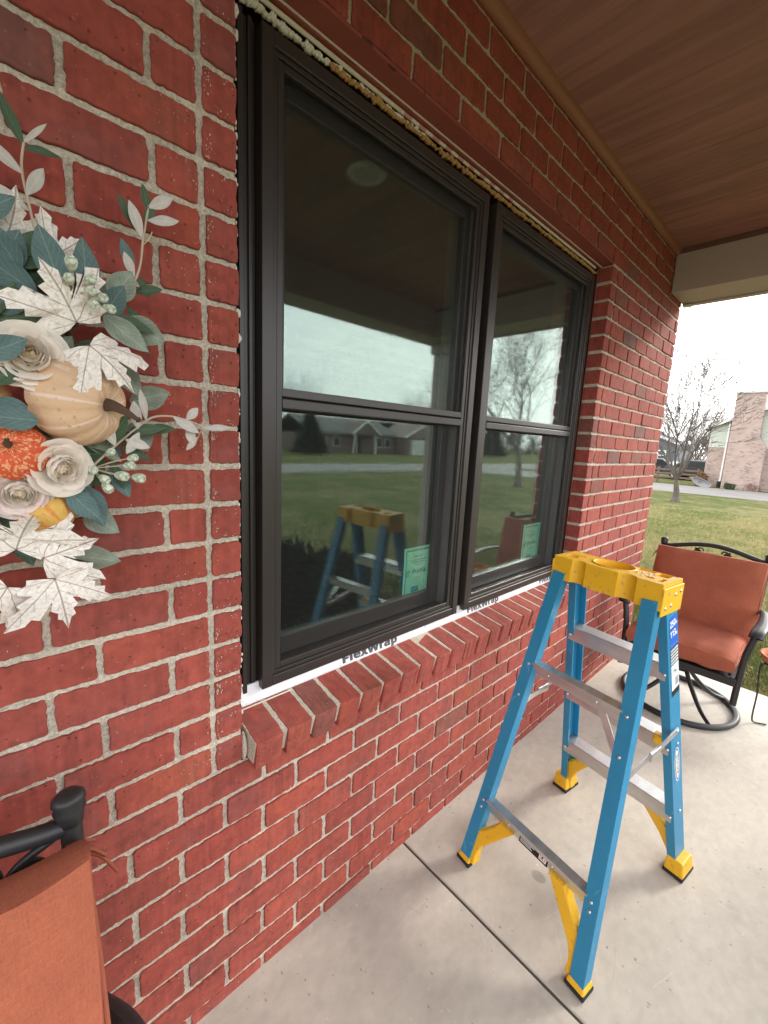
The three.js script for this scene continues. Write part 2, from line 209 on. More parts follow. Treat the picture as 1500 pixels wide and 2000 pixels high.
{
  const r = rng(404), list = [];
  const cut = (x) => [x - GAP / 2, x + GAP / 2];
  const lay = (row, xs, name) => { for (let i = 0; i + 1 < xs.length; i++) list.push({ row, x0: xs[i] + (i || name !== 'jamb_brick' ? GAP / 2 : 0), x1: xs[i + 1] - GAP / 2, name }); };
  const run = (from, to, phase) => { const xs = [from - GAP / 2]; for (let x = phase + Math.ceil((from + 0.03 - phase) / STRETCH) * STRETCH; x < to - 0.03; x += STRETCH) xs.push(x + (r() - 0.5) * 0.006); xs.push(to + GAP / 2); return xs; };
  for (let row = -9; row <= 25; row++) {
    const odd = ((row % 2) + 2) % 2;
    if (row < 0) lay(row, run(X_LEFT, X_END, odd ? STRETCH / 2 : 0), 'brick');
    else if (row < HEAD) {
      const edge = -0.2265 + (r() - 0.5) * 0.003, redge = JAMB_R + 0.0695 + (r() - 0.5) * 0.003;
      lay(row, run(X_LEFT, edge - GAP / 2, odd ? -0.308 : -0.434), 'brick');
      list.push({ row, x0: edge + GAP / 2, x1: JAMB_L + (r() - 0.5) * 0.003, name: 'jamb_brick' });
      list.push({ row, x0: JAMB_R + (r() - 0.5) * 0.003, x1: redge - GAP / 2, name: 'jamb_brick' });
      lay(row, run(redge + GAP / 2, X_END, odd ? 2.0 : 1.895), 'brick');
    } else lay(row, run(X_LEFT, X_END, odd ? 0.53 * STRETCH : 0.08 * STRETCH), 'brick');
  }
  // the bricks that show largest are parts of their own, the small rest is one part
  const seen = (b) => { const x = (b.x0 + b.x1) / 2, y = rowY(b.row) + COURSE / 2, d = v3(x - EYE.x, y - EYE.y, -EYE.z); return (b.x1 - b.x0) * EYE.z / d.length() ** 3 * (x < -0.68 ? 0.001 : 1) * (x < 0.05 && b.row > 20 ? 0.001 : 1); };
  list.forEach((b) => { b.seen = b.name === 'brick' ? seen(b) : 9; });
  const limit = list.filter((b) => b.name === 'brick').map((b) => b.seen).sort((p, q) => q - p)[300], rest = [];
  list.forEach((b, i) => {
    let y0 = rowY(b.row) + GAP / 2 + (r() - 0.5) * 0.002, y1 = rowY(b.row + 1) - GAP / 2 + (r() - 0.5) * 0.002;
    y0 = Math.max(y0, -0.012); y1 = Math.min(y1, CEIL - 0.004); if (b.row === HEAD) y0 = Math.max(y0, HEAD_Y + 0.012); if (y1 - y0 < 0.015) return;
    const w = b.x1 - b.x0, h = y1 - y0, near = b.x0 < 0.9, full = Math.abs(w - (STRETCH - GAP)) < 0.012 && h > 0.06;
    const d = b.name === 'jamb_brick' ? 0.072 : 0.03;
    const big = b.x0 < 0.1 ? 0.0062 : near ? 0.008 : 0.016, g = full ? sharedBrick(STRETCH - GAP, COURSE - GAP, d, big, near ? 24 : 14, i * 7 + b.row * 5) : b.name === 'jamb_brick' ? sharedBrick(0.0645, COURSE - GAP, d, big, 10, i + b.row * 3) : brickGeo(w, h, d, i * 31 + 5, big, 0.0013, r(), r());
    const t = r(), dark = t < (b.x0 > 1.7 ? 0.11 : 0) || (b.row === 16 && b.x0 < -0.44 && b.x1 > -0.46) || (b.row === 22 && b.x0 < 0.3 && b.x1 > 0.2) || (b.row === -4 && b.x0 > 0.55 && b.x0 < 0.75);
    const m = dark ? M.brick[b.x0 > 1.7 ? 6 + (r() < 0.5 ? 1 : 0) : 7] : M.brick[Math.floor(r() * 6)], z = 0.0006 + 0.0042 * r() * r(), o = new THREE.Object3D();
    o.position.set((b.x0 + b.x1) / 2, (y0 + y1) / 2, z); o.rotation.set((r() - 0.5) * 0.02, (r() - 0.5) * 0.014, (r() - 0.5) * 0.010);
    if (full) o.scale.set(w / (STRETCH - GAP), h / (COURSE - GAP), 1); else if (b.name === 'jamb_brick') o.scale.set(w / 0.0645, h / (COURSE - GAP), 1);
    if (b.seen > limit) { const k = put(b.name, g, m, wall); k.position.copy(o.position); k.rotation.copy(o.rotation); k.scale.copy(o.scale); }
    else { o.updateMatrix(); rest.push(g.clone().applyMatrix4(o.matrix)); }
  });
  const k = put('outer_bricks', rest, M.brick[1], wall); k.userData.kind = 'stuff';
}
{ // mortar: a gently uneven sheet behind the brick faces, with the opening left out, and the joints inside the reveal
  const n = 0.0125, P = [], U = [], W = 512, f = noiseField(W, W, 40, 4, 55, 0.6), h = (x, y) => -0.0042 + 0.0052 * (f[((Math.round(y * 160) % W) + W) % W * W + ((Math.round(x * 160) % W) + W) % W] - 0.5);
  const quad = (x0, x1, y0, y1, coarse) => { const nx = Math.max(1, Math.round((x1 - x0) / (n * coarse))), ny = Math.max(1, Math.round((y1 - y0) / (n * coarse))), X = (i) => mix(x0, x1, i / nx), Y = (j) => mix(y0, y1, j / ny);
    for (let j = 0; j < ny; j++) for (let i = 0; i < nx; i++) for (const [a, b] of [[i, j], [i + 1, j], [i + 1, j + 1], [i, j], [i + 1, j + 1], [i, j + 1]]) { P.push(X(a), Y(b), h(X(a), Y(b))); U.push(X(a) * 1.7, Y(b) * 1.7); } };
  quad(X_LEFT, JAMB_L - 0.003, 0, CEIL, 1); quad(JAMB_L - 0.003, JAMB_R + 0.003, 0, rowY(0), 1); quad(JAMB_L - 0.003, JAMB_R + 0.003, HEAD_Y + 0.006, CEIL, 1); quad(JAMB_R + 0.003, X_END - 0.003, 0, CEIL, 1.5);
  const g = new THREE.BufferGeometry(); g.setAttribute('position', new THREE.Float32BufferAttribute(P, 3)); g.setAttribute('uv', new THREE.Float32BufferAttribute(U, 2)); g.computeVertexNormals();
  const sides = [box(JAMB_L - 0.06, JAMB_L - 0.004, rowY(0), HEAD_Y, -0.074, -0.008), box(JAMB_R + 0.004, JAMB_R + 0.06, rowY(0), HEAD_Y, -0.074, -0.008), box(X_END - 0.03, X_END - 0.004, 0, CEIL, -0.3, -0.008)].map((q) => boxUV(q, 1.7));
  put('mortar', [g, ...sides], M.mortar, wall);
  // the house wall behind the brick, around the opening, closing off the room
  put('wall_core', [box(X_LEFT - 1.6, JAMB_L - 0.02, -0.1, 3.1, -0.30, -0.074), box(JAMB_R + 0.02, X_END - 0.01, -0.1, 3.1, -0.30, -0.074), box(JAMB_L - 0.02, JAMB_R + 0.02, -0.1, 0.70, -0.30, -0.03), box(JAMB_L - 0.02, JAMB_R + 0.02, HEAD_Y + 0.05, 3.1, -0.30, -0.03)], M.brick[3], wall);
}
{ // mortar smeared over the brick edges
  const r = rng(77), P = [];
  const flake = (x, y, s, z = 0.0062) => { const n = 5 + (r() * 4 | 0), a0 = r() * 6.3, pts = [], e = 0.35 + r() * 0.9; for (let i = 0; i < n; i++) { const a = a0 + i / n * 6.283, q = s * (0.35 + r() * 0.9); pts.push([x + Math.cos(a) * q * e, y + Math.sin(a) * q / e, z - 0.0012 * r()]); } for (let i = 0; i < n; i++) { const q = pts[i], w = pts[(i + 1) % n]; P.push(x, y, z + 0.0004, ...q, ...w); } };
  for (let row = 0; row < HEAD; row++) {
    const amount = r() < 0.35 ? 0.15 : 0.3 + r() * 1.1, y = rowY(row), pc = r(), ph = 0.2 + r() * 0.5, inp = () => y + 0.008 + 0.066 * Math.min(1, Math.max(0, pc + (r() - 0.5) * ph * 2));
    for (let i = 0; i < 30 * amount; i++) flake(-0.2190 + r() * r() * 0.018, inp(), 0.0005 + 0.0022 * r() * r());
    for (let i = 0; i < 9 * amount; i++) flake(-0.2325 - r() * r() * 0.010, y + 0.008 + r() * 0.066, 0.0005 + 0.0014 * r());
    if (r() < 0.6) for (let i = 0; i < 14; i++) flake(-0.200 + r() * 0.035, y + (r() < 0.5 ? 0.066 : 0.012) + (r() - 0.5) * 0.012, 0.0005 + 0.0013 * r());
    if (r() < 0.5) for (let i = 0; i < 12; i++) flake(-0.305 + r() * 0.07, y + 0.012 + r() * 0.058, 0.0004 + 0.0012 * r());
    for (let i = 0; i < 5; i++) flake(JAMB_R + 0.055 + r() * 0.03, y + 0.008 + r() * 0.066, 0.0006 + 0.0018 * r());
  }
  for (let i = 0; i < 260; i++) { const x = -0.62 + r() * 2.2, row = Math.floor(r() * 9) - 9; flake(x, rowY(row) + (r() < 0.5 ? 0.070 : 0.010) + (r() - 0.5) * 0.006, 0.0006 + 0.0016 * r()); }
  for (let i = 0; i < 150; i++) flake(-0.6 + r() * 0.36, 0.3 + r() * 1.9, 0.0004 + 0.0012 * r());
  const g = new THREE.BufferGeometry(); g.setAttribute('position', new THREE.Float32BufferAttribute(P, 3)); g.computeVertexNormals();
  const k = put('mortar_smear', g, M.smear, wall); k.userData.kind = 'stuff';
}
{ // the sloping brick sill: bricks on edge, end on
  const r = rng(88), pitch = 0.0843, top = (z) => 0.7535 + (0.05 - z) * 0.17;
  for (let i = 0; i < 23; i++) {
    const x0 = -0.1415 + i * pitch, x1 = Math.min(x0 + pitch - 0.0115, JAMB_R - 0.004); if (x1 - x0 < 0.02) break;
    const w = x1 - x0, dep = 0.135, g = brickGeo(w, dep, 0.078, 900 + i, 0.009, 0.0012, r(), r());
    g.rotateX(-Math.PI / 2); // face up, its length towards the yard
    const t = r(), k = put('sill_brick', g, M.brick[t < 0.12 ? 7 : [0, 3, 4, 5, 1][Math.floor(r() * 5)]], wall);
    k.rotation.set(Math.atan(0.17) + (r() - 0.5) * 0.02, (r() - 0.5) * 0.012, (r() - 0.5) * 0.014); k.position.set((x0 + x1) / 2, top(-0.016) + (r() - 0.5) * 0.002, -0.016 + (r() - 0.5) * 0.004);
  }
  const prof = [[0.027, 0.690], [0.0435, top(0.0435) - 0.0016], [-0.085, top(-0.085) - 0.0012], [-0.085, 0.692]];
  put('sill_mortar', boxUV(bar(prof, [-0.1435, 0, 0], [JAMB_R - 0.001, 0, 0], [0, 0, 1], [0, 1, 0]), 1.7), M.mortar, wall);
  const lump = new THREE.IcosahedronGeometry(0.03, 2); lump.scale(0.26, 1.3, 0.6); put('sill_mortar', boxUV(lump.translate(-0.1515, 0.722, -0.010), 1.7), M.mortar, wall);
}
{ // steel lintel over the opening, with the boards and the insulation above the window
  const x0 = JAMB_L - 0.10, x1 = JAMB_R + 0.004;
  put('lintel', [box(x0, x1, HEAD_Y, HEAD_Y + 0.009, -0.052, 0.003, 0.0012), box(x0, x1, HEAD_Y + 0.009, HEAD_Y + 0.06, -0.030, -0.022)], M.lintel, wall);
  put('drip_edge', box(x0, x1, HEAD_Y - 0.001, HEAD_Y + 0.004, -0.0575, -0.0525, 0.0008), M.whiteFoam, wall);
  put('header_board', box(x0, x1, HEAD_Y - 0.004, HEAD_Y + 0.03, -0.084, -0.058), M.lintel, wall);
}
// ---------------------------------------------------------------- the two windows
function frameBars(x0, x1, y0, y1, z0, z1, w, r, wb = w, wt = w) { return [box(x0, x0 + w, y0, y1, z0, z1, r), box(x1 - w, x1, y0, y1, z0, z1, r), box(x0 + w, x1 - w, y0, y0 + wb, z0, z1 - 0.0006, r), box(x0 + w, x1 - w, y1 - wt, y1, z0, z1 - 0.0006, r)]; }
function makeWindow(x0, x1, label) {
  const y0 = 0.815, y1 = 2.340, mid = 1.583, w = thing('double_hung_window', label, 'window', [0, 0, 0], 0, 'pair of dark bronze windows');
  put('frame', [...frameBars(x0, x1, y0, y1, -0.195, -0.062, 0.030, 0.0025), ...frameBars(x0 + 0.0305, x1 - 0.0305, y0 + 0.0305, y1 - 0.0305, -0.195, -0.0675, 0.010, 0.0015)], M.bronze, w);
  const a = x0 + 0.042, b = x1 - 0.042, c = y0 + 0.042, d = y1 - 0.042;
  put('screen_frame', [...frameBars(a, b, c, d, -0.082, -0.0705, 0.016, 0.002), box(a + 0.016, b - 0.016, mid + 0.003, mid + 0.024, -0.082, -0.0712, 0.002), box(a + 0.016, b - 0.016, mid - 0.026, mid - 0.001, -0.084, -0.0685, 0.003)], M.bronze, w);
  { const g = new THREE.PlaneGeometry(b - a - 0.028, d - c - 0.028), uv = g.attributes.uv; for (let i = 0; i < 4; i++) uv.setXY(i, uv.getX(i) * (b - a) / 0.0176, uv.getY(i) * (d - c) / 0.0176); put('insect_screen', g.translate((a + b) / 2, (c + d) / 2, -0.079), M.screen, w); }
  put('jamb_track', [box(a - 0.004, a + 0.0055, c, d, -0.195, -0.0905, 0.001), box(b - 0.0115, b + 0.004, c, d, -0.195, -0.0905, 0.001)], M.track, w);
  const p = a + 0.006, q = b - 0.012;
  const up = put('upper_sash', frameBars(p, q, mid - 0.02, d - 0.004, -0.124, -0.098, 0.030, 0.003, 0.036, 0.042), M.bronze, w);
  put('pane', box(p + 0.026, q - 0.026, mid + 0.012, d - 0.042, -0.1093, -0.1087), M.glass, up);
  put('pane', box(p + 0.026, q - 0.026, mid + 0.012, d - 0.042, -0.1183, -0.1177), M.glass, up);
  const lo = put('lower_sash', frameBars(p, q, c + 0.004, mid + 0.022, -0.152, -0.126, 0.042, 0.003, 0.056, 0.044), M.bronze, w);
  put('pane', box(p + 0.038, q - 0.038, c + 0.056, mid - 0.016, -0.1363, -0.1357), M.glass, lo);
  put('pane', box(p + 0.038, q - 0.038, c + 0.056, mid - 0.016, -0.1453, -0.1447), M.glass, lo);
  put('glazing_bead', frameBars(p + 0.037, q - 0.037, c + 0.054, mid - 0.014, -0.1355, -0.1320, 0.004, 0.001), M.track, lo);
  return w;
}
const leftWindow = makeWindow(-0.0725, 0.775, 'dark bronze double hung window nearest the pumpkin wreath, reflecting the ladder');
const rightWindow = makeWindow(0.822, 1.700, 'dark bronze double hung window between mullion and far brick jamb, reflecting a bare tree');
put('mounting_flange', [box(-0.1185, -0.0735, 0.806, 2.352, -0.150, -0.094, 0.002), box(-0.1185, -0.106, 0.806, 2.352, -0.0935, -0.080, 0.002), box(-0.092, -0.082, 0.806, 2.352, -0.0935, -0.087, 0.002)], M.bronze, leftWindow);
put('mullion_cover', [box(0.7755, 0.8215, 0.822, 2.340, -0.150, -0.098), box(0.790, 0.806, 0.822, 2.340, -0.0975, -0.086, 0.002)], M.bronzeDark, leftWindow);
put('mounting_flange', [box(1.7005, 1.735, 0.815, 2.350, -0.150, -0.092, 0.002), box(1.7005, 1.712, 0.815, 2.350, -0.0915, -0.076, 0.002)], M.bronze, rightWindow);
tag(put('sealing_tape', box(-0.153, -0.1195, 0.790, 2.375, -0.140, -0.092), M.bronzeDark), 'black sealing tape strip between the left brick jamb and the window', 'tape');
tag(put('sealing_tape', box(1.7355, 1.7415, 0.80, 2.375, -0.140, -0.086), M.bronzeDark), 'thin black tape strip against the shaded far brick jamb', 'tape');
{ // expanding foam squeezed out along the jambs and the head
  const r = rng(140), blob = (x, y, z, s, e) => { const g = new THREE.IcosahedronGeometry(s, 2), p = g.attributes.position; for (let i = 0; i < p.count; i++) { const k = 1 + 0.22 * Math.sin(p.getX(i) * 700 + y * 40) * Math.cos(p.getY(i) * 500); p.setXYZ(i, p.getX(i) * k, p.getY(i) * e * k, p.getZ(i) * k); } g.computeVertexNormals(); return g.translate(x, y, z); };
  const bead = (x, z, y0, y1, s, skip) => { const out = []; for (let y = y0; y < y1; y += 0.008 + r() * 0.012) if (r() > skip) out.push(blob(x + (r() - 0.5) * 0.004, y, z + (r() - 0.5) * 0.006, s * (0.6 + r() * 0.7), 1 + r() * 1.4)); return out; };
  const a = bead(-0.1530, -0.016, 0.80, 2.37, 0.0034, 0.25); for (const y of [1.74, 1.69, 2.28, 2.24]) a.push(blob(-0.1505, y, -0.016, 0.0062, 1.6));
  tag(put('foam_bead', a, M.whiteFoam), 'lumpy cream foam bead down the near brick jamb', 'foam');
  // head gap: packed foam, cream near the wreath, amber further along
  const strip = (xa, xb, y, z, s) => { const out = []; for (let x = xa; x < xb; x += s * (0.7 + r() * 0.7)) out.push(blob(x, y + (r() - 0.5) * 0.006, z + (r() - 0.5) * 0.006, s * (0.7 + r() * 0.5), 0.8 + r() * 0.5)); return out; };
  const head = thing('foam_filling', 'cream and amber foam packed between window top and lintel', 'foam');
  put('cream_foam', [...strip(-0.15, 0.10, 2.366, -0.076, 0.0075), ...strip(0.10, 0.46, 2.370, -0.076, 0.005)], M.whiteFoam, head);
  put('amber_foam', strip(0.10, 1.72, 2.363, -0.073, 0.0062), std({ color: lin(0.44, 0.24, 0.085), roughness: 0.85 }), head);
  const rod_ = []; const stripe = []; for (let x = -0.1; x < 1.70; x += 0.030) { (x > 0.35 && x < 0.95 && Math.floor(x / 0.03) % 2 ? stripe : rod_).push(rod([x, 2.3810, -0.069], [x + 0.0302, 2.3810, -0.069], 0.0050, 0.0050, 8)); }
  put('backer_rod', rod_, std({ color: lin(0.62, 0.56, 0.44), roughness: 0.8 }), head); const pinkMat = std({ color: lin(0.46, 0.25, 0.22), roughness: 0.8 }); stripe.forEach((g) => put('pink_wrap', g, pinkMat, head));
}
{ // white flashing membrane under the window, printed along its length
  const W = 2048, H = 64, tex = canvasTexture(W, H, (c) => {
    c.fillStyle = '#e4e6ea'; c.fillRect(0, 0, W, H); const r = rng(9); for (let i = 0; i < 2600; i++) { c.fillStyle = r() < 0.5 ? 'rgba(190,194,200,.5)' : 'rgba(255,255,255,.6)'; c.fillRect(r() * W, r() * H, 1 + r() * 5, 1); }
    c.fillStyle = '#4a4c50'; c.font = 'bold 46px sans-serif'; c.lineWidth = 3.5; c.strokeStyle = '#4a4c50'; const at = (x) => (x + 0.155) / 1.896 * W;
    for (const [x, t] of [[0.205, 'FlexWrap'], [0.865, 'FlexWrap'], [1.50, 'FlexWrap']]) { c.save(); c.translate(at(x), 45); c.scale(1.28, 1); c.fillText(t, 0, 0); c.strokeText(t, 0, 0); c.font = '10px sans-serif'; c.fillText('TM', 252, -28); c.restore(); }
    for (let i = 0; i < 500; i++) { c.fillStyle = r() < 0.6 ? 'rgba(120,96,80,' + (0.10 + 0.3 * r()) + ')' : 'rgba(150,60,48,.3)'; c.fillRect(r() * W, H - r() * r() * 34, 1 + r() * 7, 1 + r() * 2); }
    c.fillStyle = '#55585e'; c.fillRect(at(0.60), 8, 2, 40); c.font = '12px sans-serif'; c.fillText('cm in', at(0.605), 26);
  });
  const g = bar([[-0.0790, 0.7745], [-0.0745, 0.7800], [-0.0740, 0.7880], [-0.0790, 0.8080], [-0.0850, 0.8300], [-0.0900, 0.8300], [-0.0900, 0.7745]], [-0.155, 0, 0], [1.741, 0, 0], [0, 0, 1], [0, 1, 0]);
  const p = g.attributes.position, uv = g.attributes.uv; for (let i = 0; i < p.count; i++) uv.setXY(i, (p.getX(i) + 0.155) / 1.896, (p.getY(i) - 0.7745) / 0.0475);
  tag(put('flashing_membrane', g, std({ map: tex, roughness: 0.55 })), 'white printed flashing membrane along the bottom of the windows', 'membrane');
  tag(put('timber_sliver', box(-0.135, 0.02, 0.7765, 0.7800, -0.068, -0.0645, 0.001), std({ color: lin(0.62, 0.56, 0.44), roughness: 0.8 })), 'pale timber sliver on the sill beside the near jamb', 'sliver');
}
{ // notices stuck inside the lower panes
  const tex = canvasTexture(384, 512, (c) => {
    c.fillStyle = '#dcebe0'; c.fillRect(0, 0, 384, 512); c.strokeStyle = '#2c4c46'; c.lineWidth = 7; c.strokeRect(30, 30, 324, 452); c.lineWidth = 2; c.strokeRect(40, 40, 304, 432);
    c.fillStyle = '#22312f'; c.textAlign = 'center'; c.font = 'bold 24px sans-serif'; c.fillText('Thank You', 192, 100); c.font = 'bold 15px sans-serif'; ['for choosing and supporting', 'energy efficient windows', 'and doors'].forEach((t, i) => c.fillText(t, 192, 132 + i * 22));
    c.font = 'italic bold 62px sans-serif'; c.fillText('ProVia', 210, 262); c.lineWidth = 9; c.strokeStyle = '#22312f'; c.beginPath(); c.arc(74, 254, 28, 2.3, 5.0); c.stroke(); c.lineWidth = 6; c.beginPath(); c.moveTo(60, 276); c.lineTo(88, 232); c.stroke();
    c.fillRect(150, 300, 84, 4); c.fillStyle = '#2f7fae'; c.fillRect(120, 390, 100, 52); c.fillStyle = '#d8e8ea'; c.fillRect(130, 404, 80, 6); c.fillRect(130, 420, 60, 6);
  });
  const m = std({ map: tex, roughness: 0.8 }), paper = (x0, x1, y0, y1, turn, label) => { const g = new THREE.PlaneGeometry(x1 - x0, y1 - y0, 6, 8), p = g.attributes.position; for (let i = 0; i < p.count; i++) p.setZ(i, -0.0012 * Math.abs(Math.sin(p.getY(i) * 14 + x0 * 5))); g.computeVertexNormals(); const k = put('paper_notice', g, m); k.position.set((x0 + x1) / 2, (y0 + y1) / 2, -0.1475); k.rotation.z = turn; tag(k, label, 'notice'); };
  paper(0.540, 0.694, 0.890, 1.098, 0.005, 'pale green notice taped inside the window that reflects the ladder');
  paper(1.415, 1.590, 0.876, 1.098, -0.01, 'pale green notice taped inside the far window beside the brick jamb');
}
// the dim room behind the glass
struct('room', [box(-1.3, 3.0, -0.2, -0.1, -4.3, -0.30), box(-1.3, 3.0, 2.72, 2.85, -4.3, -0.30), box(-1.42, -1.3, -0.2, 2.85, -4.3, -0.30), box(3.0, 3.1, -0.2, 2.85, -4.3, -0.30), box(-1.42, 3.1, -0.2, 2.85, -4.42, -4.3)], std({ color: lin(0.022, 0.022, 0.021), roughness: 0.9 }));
// ---------------------------------------------------------------- porch: floor, ceiling, beams, post
{
  const f = new THREE.Group(); f.name = 'porch_floor'; f.userData.kind = 'structure'; scene.add(f);
  const slab = (x0, x1) => { const g = new RoundedBoxGeometry(x1 - x0, 0.16, 1.28, 3, 0.005); g.translate((x0 + x1) / 2, -0.08, 0.64 - 0.012); const q = g.toNonIndexed(), p = q.attributes.position, uv = q.attributes.uv; for (let i = 0; i < p.count; i++) uv.setXY(i, (p.getX(i) + 3) / 6, (p.getZ(i) + p.getY(i)) / 2); return q; };
  put('slab', slab(-3.4, 0.4645), M.concrete, f); put('slab', slab(0.4735, 2.952), M.concrete, f);
  put('joint_filler', box(0.462, 0.476, -0.12, -0.0052, 0.004, 1.25), std({ color: lin(0.085, 0.075, 0.062), roughness: 0.95 }), f);
  put('wall_joint', box(-3.4, 2.94, -0.1, -0.0055, -0.04, -0.012), std({ color: lin(0.10, 0.09, 0.075), roughness: 0.95 }), f);
}
{
  const c = new THREE.Group(); c.name = 'porch_ceiling'; c.userData.kind = 'structure'; scene.add(c);
  let prev = -3.3; [-0.72, 0.50, 1.725, 2.700].forEach((x, i) => { const g = box(prev + 0.0012, x - 0.0012, CEIL, CEIL + 0.02, 0.001, 1.745, 0.001); const p = g.attributes.position, uv = g.attributes.uv; for (let k = 0; k < p.count; k++) uv.setXY(k, (p.getZ(k)) * 0.42 + i * 0.37, p.getX(k) * 0.42 + i * 0.23); put('ceiling_panel', g, M.plywood, c); prev = x; });
  put('seam_backing', box(-3.3, 2.70, CEIL + 0.021, CEIL + 0.05, 0, 1.75), M.darkTrim, c);
  const q = [[0, 0]]; for (let i = 0; i <= 6; i++) q.push([0.029 * Math.sin(i / 6 * Math.PI / 2), -0.029 * Math.cos(i / 6 * Math.PI / 2)]);
  put('quarter_round', bar(q, [-3.3, CEIL, 0.0045], [2.70, CEIL, 0.0045], [0, 0, 1], [0, 1, 0]), M.stainedTrim, c);
  put('quarter_round', bar(q.map(([a, b]) => [a * 0.8, b * 0.8]), [2.7005, CEIL, 0.02], [2.7005, CEIL, 1.74], [-1, 0, 0], [0, 1, 0]), M.darkTrim, c);
}
struct('porch_roof', [box(-3.6, 3.35, CEIL + 0.051, CEIL + 0.55, -0.30, 2.35)], std({ color: lin(0.08, 0.07, 0.065), roughness: 0.9 }));
tag(put('end_beam', [box(2.701, 3.03, 2.505, CEIL + 0.05, 0.004, 1.74, 0.004), box(2.985, 3.034, 2.4965, 2.5045, 0.004, 1.74, 0.002)], M.taupe), 'taupe wrapped beam closing the end of the porch ceiling', 'beam');
tag(put('front_beam', box(-3.4, 3.03, 2.505, CEIL + 0.05, 1.741, 2.02, 0.004), M.taupe), 'long taupe beam along the open front, mirrored in the window', 'beam');
tag(put('corner_clip', [box(2.965, 3.015, 2.488, 2.496, 0.010, 0.055, 0.001), box(2.965, 3.015, 2.474, 2.488, 0.053, 0.056, 0.0008)], std({ color: lin(0.62, 0.60, 0.55), roughness: 0.5 })), 'pale metal clip under the beam at the wall corner', 'clip');
{
  const p = thing('porch_post', 'taupe square post at the outer porch corner', 'post', [2.97, 0, 1.86]);
  put('shaft', box(-0.06, 0.06, 0.12, 2.40, -0.06, 0.06, 0.004), M.taupe, p); put('base', box(-0.085, 0.085, -0.14, 0.12, -0.07, 0.07, 0.006), M.taupe, p); put('capital', box(-0.085, 0.085, 2.40, 2.503, -0.085, 0.085, 0.006), M.taupe, p);
}
{
  const l = thing('recessed_light', 'round recessed downlight in the brown porch ceiling', 'downlight', [0.875, CEIL, 0.64]);
  const ring = new THREE.LatheGeometry([[0.062, 0.012], [0.064, -0.004], [0.082, -0.008], [0.094, -0.003], [0.095, 0.0]].map((p) => new THREE.Vector2(...p)), 40); put('trim_ring', ring, std({ color: lin(0.75, 0.74, 0.70), roughness: 0.5, side: THREE.DoubleSide }), l);
  put('lens', new THREE.CylinderGeometry(0.063, 0.063, 0.004, 36).translate(0, -0.0005, 0), std({ color: lin(0.55, 0.52, 0.45), roughness: 0.4 }), l);
}
